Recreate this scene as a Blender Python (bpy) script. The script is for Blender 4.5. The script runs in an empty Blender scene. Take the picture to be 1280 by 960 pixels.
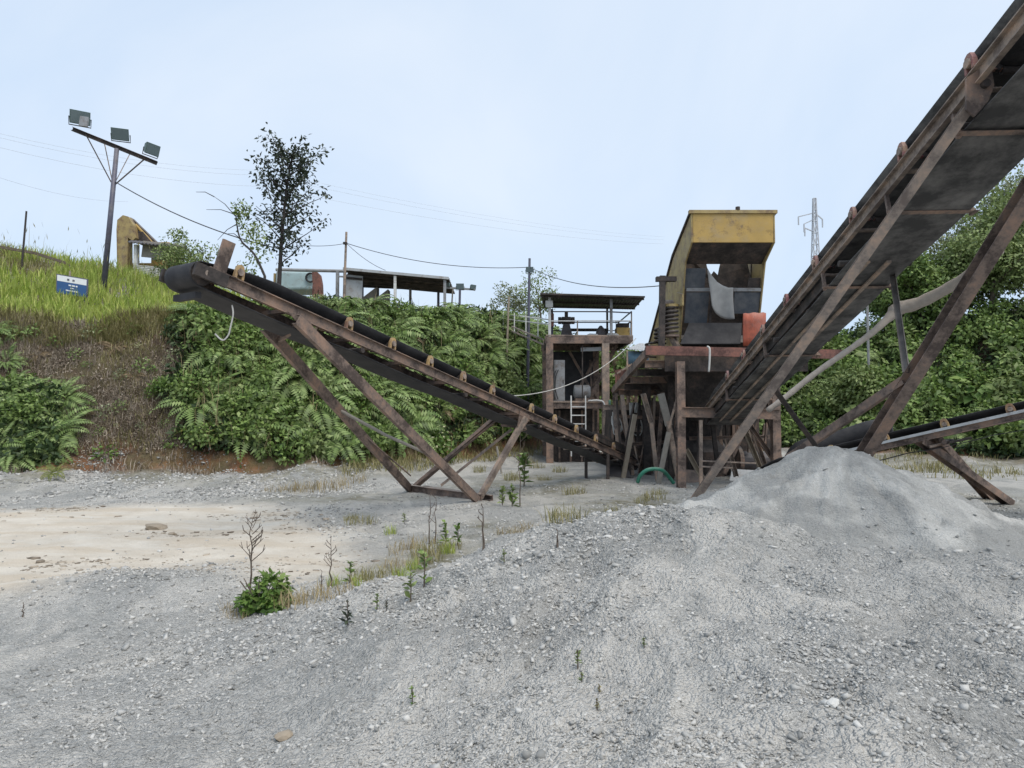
import bpy, math, random
import numpy as np
from mathutils import Vector, Matrix
random.seed(7); RNG = np.random.default_rng(11)
scene = bpy.context.scene
COL = scene.collection
V = Vector
R = math.radians

# ------------------------------------------------------------------ camera
F, HZ, CAMZ = 850.0, 515.0, 2.2
PITCH = math.atan((HZ - 480) / F)
cam_d = bpy.data.cameras.new('camera'); cam = bpy.data.objects.new('camera', cam_d); COL.objects.link(cam)
cam.location = (0, 0, CAMZ); cam.rotation_euler = (math.pi / 2 + PITCH, 0, 0)
cam_d.sensor_width = 36; cam_d.lens = F / 1280 * 36; cam_d.clip_end = 2000; cam_d.clip_start = .05
scene.camera = cam

def ray(px, py):
    a, b = (px - 640) / F, (480 - py) / F
    return V((a, math.cos(PITCH) - b * math.sin(PITCH), math.sin(PITCH) + b * math.cos(PITCH)))
def at(px, py, y):
    "a point of the place seen at that spot, y metres ahead"
    d = ray(px, py); return V((0, 0, CAMZ)) + d * (y / d.y)

# ------------------------------------------------------------------ numpy noise
def _h(ix, iy, s):
    n = (ix.astype(np.int64) * 374761393 + iy.astype(np.int64) * 668265263 + s * 974634777) & 0x7fffffff
    n = ((n ^ (n >> 13)) * 1274126177) & 0x7fffffff
    return ((n ^ (n >> 16)) & 0xffff) / 65535.0
def vnoise(x, y, s=0):
    x = np.asarray(x, float); y = np.asarray(y, float)
    ix, iy = np.floor(x), np.floor(y); fx, fy = x - ix, y - iy
    fx = fx * fx * (3 - 2 * fx); fy = fy * fy * (3 - 2 * fy)
    a, b, c, d = _h(ix, iy, s), _h(ix + 1, iy, s), _h(ix, iy + 1, s), _h(ix + 1, iy + 1, s)
    return (a + (b - a) * fx) * (1 - fy) + (c + (d - c) * fx) * fy
def fbm(x, y, s=0, o=4):
    r, a, t = 0, 1, 0
    for k in range(o):
        r = r + a * (vnoise(x * 2 ** k + 17 * k, y * 2 ** k - 9 * k, s + k) - .5); t += a; a *= .5
    return r / t * 2
def sstep(a, b, x):
    t = np.clip((x - a) / (b - a), 0, 1); return t * t * (3 - 2 * t)

# ------------------------------------------------------------------ terrain
PXK = [-400, 0, 100, 250, 400, 520, 640, 700, 800, 900, 1000, 1150, 1280, 1700]
FOOT = [19, 20, 20.5, 21.5, 22.5, 25, 31, 35.5, 37, 37, 34, 29, 27, 24]
CRD = [24, 24.5, 25, 26, 27.5, 31, 36, 40.5, 43, 43, 41, 37, 35, 31]
CRZ = [5.6, 5.5, 5.6, 5.9, 6.4, 6.8, 7, 6.7, 6, 6, 6.5, 7, 7.5, 7.5]
RIS = [4.8, 4.75, 3.9, 2.6, .5, .2, .2, .2, .2, .2, .5, 1, 1.5, 1.5]
def bank(x, y):
    px = np.where(y > .5, 640 + F * x / np.maximum(y, .5), np.where(x < 0, -400, 1700))
    px = np.clip(px, -400, 1700)
    return (np.interp(px, PXK, FOOT), np.interp(px, PXK, CRD), np.interp(px, PXK, CRZ), np.interp(px, PXK, RIS), px)
def bank_t(x, y):
    f, c, z, r, px = bank(x, y); return (y - f) / (c - f)
def ground_z(x, y):
    x = np.asarray(x, float); y = np.asarray(y, float)
    f, c, zc, rs, px = bank(x, y)
    t = np.clip((y - f) / (c - f), 0, 1)
    prof = .75 * t + .25 * sstep(0, 1, t)
    z = prof * zc * (1 + 0) + rs * sstep(c, c + 10, y)
    z = z + (.40 + .25 * fbm(x * .9, y * .9, 12, 3)) * sstep(f - 3.2, f, y) * (1 - t)                       # talus at the foot
    z = z + fbm(x * .5, y * .5, 3, 3) * .45 * sstep(0, .15, t) * (1 - sstep(.95, 1.3, t))
    z = z + .50 * (1 - sstep(2.2, 8.5, y)) + 0.0 * x                  # gravel sheet rising to the photographer
    z = z + .24 * np.exp(-(((x + 4.3) / 2.3) ** 2 + ((y - 8.0) / 1.1) ** 2))
    z = z + .12 * np.exp(-(((x + 1.2) / .9) ** 2 + ((y - 5.6) / 1.3) ** 2))
    z = z - .10 * np.exp(-(((x + 1.25) / .5) ** 2 + ((y - 4.3) / .9) ** 2))  # washed-out hollow
    near = 1 - sstep(25, 45, y)
    z = z + near * (fbm(x * .35, y * .35, 5, 3) * .10 + fbm(x * 1.6, y * 1.6, 8, 3) * .035)
    return z
RIDGE = np.array([(-.35, 5.7, .46), (.0, 6.25, .62), (.4, 6.75, .80), (.85, 7.1, .98), (1.4, 6.95, 1.15), (1.9, 6.6, 1.23), (2.6, 6.0, 1.07), (3.4, 5.1, .97), (4.3, 4.0, .98), (5.6, 3.0, .98), (7.5, 2.4, .9)])
SPUR = np.array([(3.3, 5.5, 1.04), (2.5, 4.8, 1.05), (1.5, 4.0, .99), (.95, 3.55, .86), (.5, 3.1, .72)])
def mound_z(x, y):
    z = np.full(np.shape(x), -9.0)
    for P, fr, re in ((RIDGE, None, .5), (SPUR, .10, .30)):
        for (ax, ay, az), (bx, by, bz) in zip(P[:-1], P[1:]):
            ux, uy = bx - ax, by - ay; l2 = ux * ux + uy * uy
            t = np.clip(((x - ax) * ux + (y - ay) * uy) / l2, 0, 1)
            dx, dy = x - ax - t * ux, y - ay - t * uy; d = np.hypot(dx, dy)
            side = (ux * dy - uy * dx) / math.sqrt(l2) / np.maximum(d, 1e-6)
            if fr is None: rear = sstep(-.75, .55, side); sf = np.interp(x, [-.6, .3, 1.0, 2.2], [.24, .19, .15, .10])
            else: rear = sstep(-.6, .6, -side); sf = fr
            d1 = np.sqrt(d * d + .2 ** 2) - .2
            z = np.maximum(z, az + t * (bz - az) - (sf + (re - sf) * rear) * d1)
    z = z + fbm(x * .8, y * .8, 21, 4) * .18 + (1 - np.abs(fbm(x * 1.3 - y * .5, y * .6 + x * .3, 27, 3)) * 2.2) * .07 - .04 + fbm(x * 3 + y, y * 3, 25, 3) * .03
    return z
def polyline_d(x, y, P):
    d = np.full(np.shape(x), 1e9)
    for (ax, ay), (bx, by) in zip(P[:-1], P[1:]):
        ux, uy = bx - ax, by - ay; t = np.clip(((x - ax) * ux + (y - ay) * uy) / (ux * ux + uy * uy), 0, 1); d = np.minimum(d, np.hypot(x - ax - t * ux, y - ay - t * uy))
    return d
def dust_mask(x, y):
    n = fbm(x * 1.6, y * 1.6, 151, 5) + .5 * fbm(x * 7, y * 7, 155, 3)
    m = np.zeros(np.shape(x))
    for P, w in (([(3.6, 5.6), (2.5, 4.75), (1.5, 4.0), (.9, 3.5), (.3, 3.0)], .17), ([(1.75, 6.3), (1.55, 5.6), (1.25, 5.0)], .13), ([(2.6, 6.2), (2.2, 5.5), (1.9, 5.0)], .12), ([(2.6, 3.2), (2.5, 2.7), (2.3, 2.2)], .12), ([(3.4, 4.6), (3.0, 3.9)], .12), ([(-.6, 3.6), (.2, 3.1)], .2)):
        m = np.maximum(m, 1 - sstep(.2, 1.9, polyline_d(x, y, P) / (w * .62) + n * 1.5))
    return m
def coarse_shade_mask(x, y):  # coarse dark gravel, plus shading of the mound's left face put into the colour
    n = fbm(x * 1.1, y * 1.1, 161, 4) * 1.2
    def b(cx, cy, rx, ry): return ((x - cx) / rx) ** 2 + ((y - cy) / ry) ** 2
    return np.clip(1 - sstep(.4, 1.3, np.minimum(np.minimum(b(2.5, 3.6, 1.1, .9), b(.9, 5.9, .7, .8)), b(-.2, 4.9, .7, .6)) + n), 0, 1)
def pile_z(x, y):
    def cone(cx, cy, h, s, r=.25, ex=1.0):
        d = np.hypot((x - cx) * ex, y - cy); return h - s * (np.sqrt(d * d + r * r) - r)
    wob = fbm(x * .7 + 4, y * .7, 33, 3)
    z = cone(4.22, 9.1, 1.74, .56, .4)
    z = np.maximum(z, cone(4.7, 9.2, 1.57, .55))
    z = np.maximum(z, cone(3.3, 8.55, 1.42, .55, .2))
    z = np.maximum(z, cone(2.35, 8.5, 1.02, .5, .25))
    z = np.maximum(z, cone(5.8, 8.7, .92, .38, .5)); z = np.maximum(z, cone(7.2, 8.3, .66, .28, .6))
    a = np.arctan2(y - 9.1, x - 4.3)
    z = z + wob * .10 + fbm(a * 6, np.hypot(x - 4.3, y - 9.1) * .5, 37, 4) * .15 * sstep(.3, 1.3, np.hypot(x - 4.3, y - 9.1)) + fbm(x * 2.2, y * 2.2, 39, 4) * .07
    return z
def softmax(g, m, k=.09):
    d = (m - g) / k
    return g + k * np.where(d > 20, d, np.log1p(np.exp(np.clip(d, -30, 20)))) - .012
def surf(x, y):
    x = np.asarray(x, float); y = np.asarray(y, float)
    g = ground_z(x, y); m = np.maximum(g, softmax(g, mound_z(x, y))); return np.maximum(m, softmax(m, pile_z(x, y)))
def hit(px, py, ymin=1.5, ymax=60):
    "where the view ray through that spot meets the ground"
    d = ray(px, py); ys = np.linspace(ymin, ymax, 3000)
    xs, zs = d.x / d.y * ys, CAMZ + d.z / d.y * ys
    b = np.nonzero(zs < surf(xs, ys))[0]
    y = ys[b[0]] if len(b) else ymax
    x = d.x / d.y * y; return V((x, y, float(surf(x, y))))
def down(x, y): return V((x, y, float(surf(x, y))))

# zones
SAND = [(-5.3, 7.1), (-4.3, 9.0), (-3.3, 8.0), (-2.6, 7.55), (-2.0, 8.4), (-1.9, 10.2), (-2.6, 12.0), (-4.2, 15.2), (-6.1, 17.0), (-11.5, 15.6), (-17, 15.2), (-17, 7), (-9, 6)]
def polydist(x, y, P):
    d = np.full(np.shape(x), 1e9); ins = np.zeros(np.shape(x), bool); n = len(P)
    for i in range(n):
        (ax, ay), (bx, by) = P[i], P[(i + 1) % n]
        ux, uy = bx - ax, by - ay; t = np.clip(((x - ax) * ux + (y - ay) * uy) / (ux * ux + uy * uy), 0, 1)
        d = np.minimum(d, np.hypot(x - ax - t * ux, y - ay - t * uy))
        c = ((ay > y) != (by > y)) & (x < (bx - ax) * (y - ay) / ((by - ay) if by != ay else 1e-9) + ax); ins ^= c
    return np.where(ins, -d, d)
def zones(x, y):
    n = fbm(x * .8, y * .8, 50, 4)
    sd = polydist(x, y, SAND) + n * .55
    sand = 1 - sstep(-1.1, .5, sd)
    sand = np.maximum(sand, .55 * np.exp(-(((x + 1.15) / .35) ** 2 + ((y - 4.2) / .9) ** 2)))
    t = bank_t(x, y) + fbm(x * .9, y * .9, 53, 3) * .07
    soil = sstep(-.16, .02, t) * (1 - sstep(1.0, 1.15, t))
    def blob(cx, cy, rx, ry): return np.exp(-((x - cx) / rx) ** 2 - ((y - cy) / ry) ** 2)
    gr = blob(-1.3, 9.6, 1.0, 1.1) + blob(.2, 10.5, 1.0, 1.0) + blob(-4.7, 17.8, 2.0, 1.0) + blob(.6, 21, 2.2, 3) + blob(3.0, 16, 1.6, 2) + blob(9.5, 17.5, 4, 2.2) + .8 * blob(-.7, 12.6, .8, 1.0)
    gr = np.clip(gr * (.75 + .9 * fbm(x * 1.7, y * 1.7, 57, 3)), 0, 1) * .8
    gr = np.maximum(gr, sstep(.88, 1.05, t))
    gr = np.maximum(gr, sstep(-.6, -.1, t) * .6 * (fbm(x * .8, y * .8, 61, 3) > -.05))
    return np.clip(sand, 0, 1), np.clip(soil, 0, 1), np.clip(gr, 0, 1)

# ------------------------------------------------------------------ mesh helpers
def prop(o, label=None, cat=None, group=None, kind=None):
    if label: o['label'] = label
    if cat: o['category'] = cat
    if group: o['group'] = group
    if kind: o['kind'] = kind
    return o
def link(name, me, mat, parent=None, smooth=False):
    o = bpy.data.objects.new(name, me); COL.objects.link(o)
    if mat:
        for m in (mat if isinstance(mat, (list, tuple)) else [mat]): me.materials.append(m)
    if smooth: me.shade_smooth()
    if parent is not None:
        o.parent = parent
        if parent.type == 'EMPTY': o.matrix_parent_inverse = Matrix.Translation(-parent.location)
    return o
def root(name, loc, label, cat, group=None):
    o = bpy.data.objects.new(name, None); COL.objects.link(o); o.location = loc; o.empty_display_size = .2
    return prop(o, label, cat, group)
def np_mesh(name, verts, quads=None, tris=None):
    me = bpy.data.meshes.new(name)
    nq = 0 if quads is None else len(quads); nt = 0 if tris is None else len(tris)
    me.vertices.add(len(verts)); me.vertices.foreach_set('co', np.asarray(verts, np.float32).ravel())
    idx = []
    if nq: idx.append(np.asarray(quads, np.int32).ravel())
    if nt: idx.append(np.asarray(tris, np.int32).ravel())
    idx = np.concatenate(idx); me.loops.add(len(idx)); me.loops.foreach_set('vertex_index', idx)
    st = np.concatenate([np.arange(nq) * 4, nq * 4 + np.arange(nt) * 3]).astype(np.int32)
    me.polygons.add(nq + nt); me.polygons.foreach_set('loop_start', st)
    me.update(calc_edges=True); me.validate(); return me
class MB:
    def __init__(s): s.v = []; s.f = []
    def add(s, vs, fs):
        b = len(s.v); s.v += [tuple(v) for v in vs]; s.f += [tuple(b + i for i in f) for f in fs]; return s
    def hexa(s, p):   # 8 corners: bottom ring 0-3, top ring 4-7
        return s.add(p, [(3, 2, 1, 0), (4, 5, 6, 7), (0, 1, 5, 4), (1, 2, 6, 5), (2, 3, 7, 6), (3, 0, 4, 7)])
    def box(s, lo, hi):
        (a, b, c), (d, e, f) = lo, hi
        return s.hexa([(a, b, c), (d, b, c), (d, e, c), (a, e, c), (a, b, f), (d, b, f), (d, e, f), (a, e, f)])
    def _fr(s, p, q, up):
        l = (q - p).normalized(); up = V(up)
        if abs(l.dot(up)) > .98: up = V((0, 1, 0)) if abs(l.y) < .9 else V((1, 0, 0))
        x = l.cross(up).normalized(); u = x.cross(l).normalized(); return l, x, u
    def prof(s, p, q, pts, up=(0, 0, 1)):
        "sweep a closed outline (x to the side, y up) from p to q"
        p, q = V(p), V(q); l, x, u = s._fr(p, q, up); n = len(pts)
        vs = [p + x * a + u * b for a, b in pts] + [q + x * a + u * b for a, b in pts]
        fs = [(i, (i + 1) % n, n + (i + 1) % n, n + i) for i in range(n)] + [tuple(range(n))[::-1], tuple(range(n, 2 * n))]
        return s.add(vs, fs)
    def bar(s, p, q, w, h=None, up=(0, 0, 1)):
        h = h or w; a, b = w / 2, h / 2; return s.prof(p, q, [(-a, -b), (a, -b), (a, b), (-a, b)], up)
    def ibeam(s, p, q, w, h, up=(0, 0, 1), t=.018):
        a, b = w / 2, h / 2; k = t / 2
        s.bar2(p, q, -a, a, b - t, b, up); s.bar2(p, q, -a, a, -b, -b + t, up); return s.bar2(p, q, -k, k, -b + t, b - t, up)
    def channel(s, p, q, w, h, up=(0, 0, 1), t=.016, flip=1):
        a, b = w / 2 * flip, h / 2
        pts = [(-a, -b), (a, -b), (a, -b + t), (-a + t * flip, -b + t), (-a + t * flip, b - t), (a, b - t), (a, b), (-a, b)]
        p, q = V(p), V(q); l, x, u = s._fr(p, q, up); n = 8
        vs = [p + x * i + u * j for i, j in pts] + [q + x * i + u * j for i, j in pts]
        fs = [(i, (i + 1) % n, n + (i + 1) % n, n + i) for i in range(n)]
        for o in (0, n):
            fs += [(o, o + 1, o + 2, o + 3), (o + 3, o + 4, o + 7, o), (o + 4, o + 5, o + 6, o + 7)]
        return s.add(vs, fs)
    def angle(s, p, q, w, up=(0, 0, 1), t=.012):
        return s.prof(p, q, [(0, 0), (w, 0), (w, t), (t, t), (t, w), (0, w)], up)
    def bar2(s, p, q, x0, x1, y0, y1, up=(0, 0, 1)):
        return s.prof(p, q, [(x0, y0), (x1, y0), (x1, y1), (x0, y1)], up)
    def tube(s, pts, r, n=8, cap=True):
        pts = [V(p) for p in pts]; m = len(pts); rs = r if isinstance(r, (list, tuple)) else [r] * m
        b = len(s.v); up = V((0, 0, 1)); px = None
        for i in range(m):
            t = (pts[min(i + 1, m - 1)] - pts[max(i - 1, 0)])
            t = t.normalized() if t.length > 1e-9 else V((0, 0, 1))
            if px is None:
                px = t.cross(up) if abs(t.dot(up)) < .95 else t.cross(V((1, 0, 0)))
            px = (px - t * px.dot(t)).normalized(); py = t.cross(px)
            for k in range(n):
                a = 2 * math.pi * k / n; s.v.append(tuple(pts[i] + (px * math.cos(a) + py * math.sin(a)) * rs[i]))
        for i in range(m - 1):
            for k in range(n):
                k2 = (k + 1) % n; s.f.append((b + i * n + k, b + i * n + k2, b + (i + 1) * n + k2, b + (i + 1) * n + k))
        if cap:
            s.f.append(tuple(b + k for k in range(n))[::-1]); s.f.append(tuple(b + (m - 1) * n + k for k in range(n)))
        return s
    def cyl(s, p, q, r, n=16): return s.tube([p, q], r, n)
    def slab(s, pts, th):
        "polygon pts given a thickness along its normal"
        pts = [V(p) for p in pts]; n = len(pts); nn = V((0, 0, 0))
        for i in range(n): nn += pts[i].cross(pts[(i + 1) % n])
        nn.normalize(); o = nn * th
        return s.add(pts + [p - o for p in pts], [tuple(range(n)), tuple(range(n, 2 * n))[::-1]] + [((i + 1) % n, i, n + i, n + (i + 1) % n) for i in range(n)])
    def build(s, name, mat, parent=None, smooth=False, bevel=0):
        me = bpy.data.meshes.new(name); me.from_pydata(s.v, [], s.f); me.update()
        o = link(name, me, mat, parent)
        if smooth: me.shade_smooth()
        if bevel:
            m = o.modifiers.new('bevel', 'BEVEL'); m.width = bevel; m.segments = 2; m.limit_method = 'ANGLE'
        return o
def sag(p, q, drop, n=14):
    p, q = V(p), V(q); return [p.lerp(q, i / n) - V((0, 0, drop * 4 * (i / n) * (1 - i / n))) for i in range(n + 1)]
def spline(pts, k=5):
    pts = [V(p) for p in pts]; out = []
    for i in range(len(pts) - 1):
        p0, p1, p2, p3 = pts[max(i - 1, 0)], pts[i], pts[i + 1], pts[min(i + 2, len(pts) - 1)]
        for j in range(k):
            t = j / k
            out.append(.5 * ((2 * p1) + (p2 - p0) * t + (2 * p0 - 5 * p1 + 4 * p2 - p3) * t * t + (3 * p1 - p0 - 3 * p2 + p3) * t ** 3))
    return out + [pts[-1]]
def corrugated(p, q, r, n, amp, nl=1):
    "sheet spanned by p->q (waves cross this way) and p->r"
    p, q, r = V(p), V(q), V(r); a, b = q - p, r - p; nn = a.cross(b).normalized(); mb = MB(); K = n * 6
    for j in range(nl + 1):
        for i in range(K + 1): mb.v.append(tuple(p + a * (i / K) + b * (j / nl) + nn * amp * math.sin(2 * math.pi * i / 6)))
    for j in range(nl):
        for i in range(K): o = j * (K + 1) + i; mb.f.append((o, o + 1, o + K + 2, o + K + 1))
    return mb

# ------------------------------------------------------------------ materials
class NT:
    def __init__(s, name):
        s.m = bpy.data.materials.new(name); s.m.use_nodes = True; s.t = s.m.node_tree
        s.b = s.t.nodes['Principled BSDF']; s.out = s.t.nodes['Material Output']
        tc = s.t.nodes.new('ShaderNodeTexCoord'); s.co = tc.outputs['Object']
    def n(s, typ, **kw):
        nd = s.t.nodes.new('ShaderNode' + typ)
        for k, v in kw.items():
            if k.startswith('i_'):
                key = k[2:]; key = int(key) if key.isdigit() else key.replace('_', ' ')
                sk = nd.inputs[key]
                if hasattr(v, 'is_linked') or isinstance(v, bpy.types.NodeSocket): s.t.links.new(v, sk)
                else: sk.default_value = v
            else: setattr(nd, k, v)
        return nd
    def noise(s, sc, det=5, rough=.6, co=None, dist=0):
        return s.n('TexNoise', i_Vector=co or s.co, i_Scale=sc, i_Detail=det, i_Roughness=rough, i_Distortion=dist).outputs[0]
    def vor(s, sc, feature='F1', co=None, rnd=1):
        return s.n('TexVoronoi', feature=feature, i_Vector=co or s.co, i_Scale=sc, i_Randomness=rnd)
    def ramp(s, f, stops, interp='LINEAR'):
        r = s.n('ValToRGB', i_Fac=f); cr = r.color_ramp; cr.interpolation = interp
        while len(cr.elements) < len(stops): cr.elements.new(.5)
        for e, (p, c) in zip(cr.elements, stops):
            e.position = p; e.color = (c, c, c, 1) if isinstance(c, (int, float)) else (*c, 1)
        return r.outputs[0]
    def mix(s, f, a, b, mode='MIX'):
        m = s.n('Mix', data_type='RGBA', blend_type=mode, clamp_factor=True)
        for i, v in ((0, f), (6, a), (7, b)):
            if isinstance(v, bpy.types.NodeSocket): s.t.links.new(v, m.inputs[i])
            else: m.inputs[i].default_value = v if i == 0 else ((*v, 1) if len(v) == 3 else v)
        return m.outputs[2]
    def math(s, op, a, b=0.0, clamp=False):
        m = s.n('Math', operation=op, use_clamp=clamp)
        for i, v in ((0, a), (1, b)):
            if isinstance(v, bpy.types.NodeSocket): s.t.links.new(v, m.inputs[i])
            else: m.inputs[i].default_value = v
        return m.outputs[0]
    def set(s, **kw):
        for k, v in kw.items():
            sk = s.b.inputs[k.replace('_', ' ')]
            if isinstance(v, bpy.types.NodeSocket): s.t.links.new(v, sk)
            else: sk.default_value = (*v, 1) if isinstance(v, tuple) and len(v) == 3 else v
        return s
    def bump(s, h, strength=.5, dist=.02):
        b = s.n('Bump', i_Strength=strength, i_Distance=dist, i_Height=h); s.t.links.new(b.outputs[0], s.b.inputs['Normal']); return s
    def upness(s):
        g = s.n('NewGeometry'); return s.n('SeparateXYZ', i_Vector=g.outputs['Normal']).outputs[2]
M = {}
def paint(name, col, wear=(.11, .06, .045), amount=.5, rough=.6, sc=3.0, dust=.35, metal=0):
    t = NT(name); n1 = t.noise(sc, 6, .65); n2 = t.noise(sc * 9, 4, .7)
    f = t.ramp(t.math('ADD', t.math('MULTIPLY', n1, .75), t.math('MULTIPLY', n2, .25)), [(amount - .08, 0.0), (amount + .10, 1.0)])
    dark = tuple(c * .7 for c in col); base = t.mix(t.noise(sc * .6, 3), dark, tuple(min(1, c * 1.25) for c in col))
    c = t.mix(f, wear, base)
    d = t.math('MULTIPLY', t.ramp(t.upness(), [(.45, 0.0), (.9, 1.0)]), t.ramp(t.noise(4, 5), [(.3, 0.0), (.6, dust * 2)]), True)
    c = t.mix(d, c, (.30, .285, .265))
    c = t.mix(t.math('MULTIPLY', t.ramp(t.noise(1.7, 6, .7), [(.5, 0.0), (.75, 1.0)]), dust), c, (.26, .25, .235))
    t.set(Base_Color=c, Roughness=rough, Metallic=metal).bump(n2, .25, .01); M[name] = t.m; return t.m
def rust(name, a, b, c=(.26, .22, .19), bias=.5):
    t = NT(name); n1 = t.noise(2.2, 7, .65); n2 = t.noise(14, 5, .7)
    f = t.math('ADD', t.math('MULTIPLY', n1, .7), t.math('MULTIPLY', n2, .3))
    col = t.ramp(f, [(.28, tuple(x * .8 for x in a)), (.42, a), (bias, b), (.60, tuple(x * y for x, y in zip(b, (1.55, 1.35, 1.2)))), (.72, tuple(x * 1.8 for x in b)), (.82, c)])
    d = t.math('MULTIPLY', t.ramp(t.upness(), [(.4, 0.0), (.9, 1.0)]), t.ramp(n1, [(.3, .25), (.6, .8)]), True)
    col = t.mix(d, col, (.27, .25, .23))
    t.set(Base_Color=col, Roughness=.8, Metallic=.0).bump(n2, .4, .012); M[name] = t.m; return t.m
rust('rust_steel', (.080, .058, .049), (.19, .142, .116))
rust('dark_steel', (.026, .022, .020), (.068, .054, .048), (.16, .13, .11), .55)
rust('pale_steel', (.16, .125, .105), (.28, .225, .185), (.42, .37, .32))
rust('red_steel', (.09, .042, .034), (.17, .082, .066))
paint('yellow_paint', (.42, .275, .075), (.09, .05, .03), .36, .55)
paint('cream_paint', (.36, .27, .11), (.16, .10, .06), .44, .65)
paint('idler_yellow', (.40, .27, .12), (.18, .10, .07), .46, .7)
paint('idler_red', (.24, .09, .09), (.35, .23, .15), .45, .7)
paint('grey_paint', (.28, .29, .30), (.15, .12, .10), .42, .6)
paint('white_paint', (.66, .66, .64), (.25, .17, .12), .36, .6)
paint('orange_paint', (.40, .095, .05), (.22, .06, .035), .42, .6, dust=.35)
paint('blue_paint', (.12, .22, .30), (.10, .09, .08), .38, .5)
paint('teal_paint', (.36, .47, .48), (.18, .15, .13), .36, .6)
paint('green_paint', (.03, .20, .13), (.05, .08, .06), .36, .5)
paint('pole_paint', (.09, .09, .13), (.06, .05, .05), .38, .5)
paint('zinc', (.42, .44, .45), (.22, .17, .14), .38, .5, dust=.1)
paint('dark_sheet', (.075, .07, .075), (.05, .035, .03), .42, .6, dust=.1)
def simple(name, col, rough=.7, n=6.0, var=.35, bump=.15):
    t = NT(name); a = tuple(c * (1 - var) for c in col); b = tuple(min(1, c * (1 + var)) for c in col)
    f = t.noise(n, 5, .65); t.set(Base_Color=t.mix(f, a, b), Roughness=rough).bump(t.noise(n * 5, 4), bump, .01); M[name] = t.m; return t.m
def rubber(name, col, dust):
    t = NT(name); f = t.ramp(t.noise(2.2, 7, .7), [(.40, 0.0), (.72, dust)])
    t.set(Base_Color=t.mix(f, col, (.22, .21, .20)), Roughness=.75).bump(t.noise(25, 3), .15, .01); M[name] = t.m
rubber('rubber', (.022, .022, .024), .55); rubber('black_rubber', (.014, .014, .017), .16)
rubber('slate_rubber', (.055, .065, .08), .5)
rubber('dusty_rubber', (.035, .034, .034), .8)
simple('timber', (.30, .25, .19), .85, 5, .4, .4)
simple('grey_timber', (.26, .24, .21), .85, 5, .4, .4)
simple('cloth', (.62, .60, .56), .9, 7, .2)
simple('flap', (.36, .36, .35), .7, 5, .35)
simple('glass_lamp', (.12, .16, .17), .4, 3, .2, 0)
simple('lamp_shell', (.10, .15, .14), .5, 5, .3)
simple('black_wire', (.06, .06, .065), .6)
simple('far_wire', (.50, .53, .58), .7)
simple('pale_hose', (.50, .49, .46), .6)
simple('sign_blue', (.025, .09, .24), .5, 8, .25); simple('sign_white', (.75, .77, .78), .5, 8, .1)
simple('bark', (.13, .105, .08), .9, 9, .5, .6); simple('pale_bark', (.33, .29, .25), .9, 9, .35, .5)
simple('dark_bark', (.05, .042, .04), .9, 9, .5, .6)
simple('dead_twig', (.12, .095, .075), .9, 20, .4); simple('far_steel', (.48, .50, .54), .6)
simple('tail_orange', (.5, .42, .12), .6)
def leaf(name, stops, trans=.22, rough=.55):
    t = NT(name); g = t.n('NewGeometry'); c = t.ramp(g.outputs['Random Per Island'], stops)
    c = t.mix(t.math('MULTIPLY', t.ramp(t.noise(1.3, 4), [(.35, 0.0), (.7, 1.0)]), .5), c, stops[-1][1])
    t.set(Base_Color=c, Roughness=rough); t.b.inputs['Specular IOR Level'].default_value = .4
    tr = t.n('BsdfTranslucent', i_Color=c); mx = t.n('MixShader', i_Fac=trans, i_1=t.b.outputs[0], i_2=tr.outputs[0])
    t.t.links.new(mx.outputs[0], t.out.inputs[0]); M[name] = t.m
leaf('fern', [(0, (.03, .06, .012)), (.4, (.092, .160, .034)), (.75, (.175, .27, .065)), (1, (.33, .41, .17))])
leaf('fern_dead', [(0, (.09, .06, .03)), (.6, (.19, .13, .07)), (1, (.30, .23, .13))], .15)
leaf('shade_leaf', [(0, (.012, .030, .010)), (.6, (.030, .062, .020)), (1, (.07, .11, .04))])  # dark undergrowth leaves, shade between the ferns put into the colour
leaf('fern_yellow', [(0, (.07, .10, .02)), (.6, (.15, .18, .04)), (1, (.26, .26, .07))])
leaf('broadleaf', [(0, (.032, .065, .013)), (.45, (.10, .175, .033)), (.85, (.19, .29, .062)), (1, (.32, .40, .15))])
leaf('bright_leaf', [(0, (.05, .12, .02)), (.6, (.11, .20, .035)), (1, (.20, .28, .07))])
leaf('tree_dark', [(0, (.018, .026, .018)), (.7, (.032, .045, .028)), (1, (.06, .08, .045))], .12)
leaf('tree_mid', [(0, (.055, .085, .022)), (.55, (.16, .225, .06)), (1, (.34, .41, .17))])
leaf('tree_olive', [(0, (.09, .115, .045)), (.6, (.20, .24, .105)), (1, (.36, .39, .24))])
leaf('grass_lime', [(0, (.16, .25, .035)), (.5, (.34, .46, .07)), (.85, (.47, .54, .11)), (1, (.55, .54, .20))], .4)
leaf('grass_olive', [(0, (.13, .135, .045)), (.5, (.24, .225, .085)), (1, (.38, .33, .17))], .25)
leaf('grass_dry', [(0, (.20, .15, .07)), (.5, (.32, .25, .12)), (1, (.45, .37, .22))], .25)
leaf('brush_brown', [(0, (.08, .06, .042)), (.5, (.20, .155, .115)), (.85, (.33, .265, .20)), (1, (.48, .42, .34))], .1)
leaf('flower', [(0, (.45, .48, .25)), (1, (.70, .70, .45))], .2)

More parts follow.
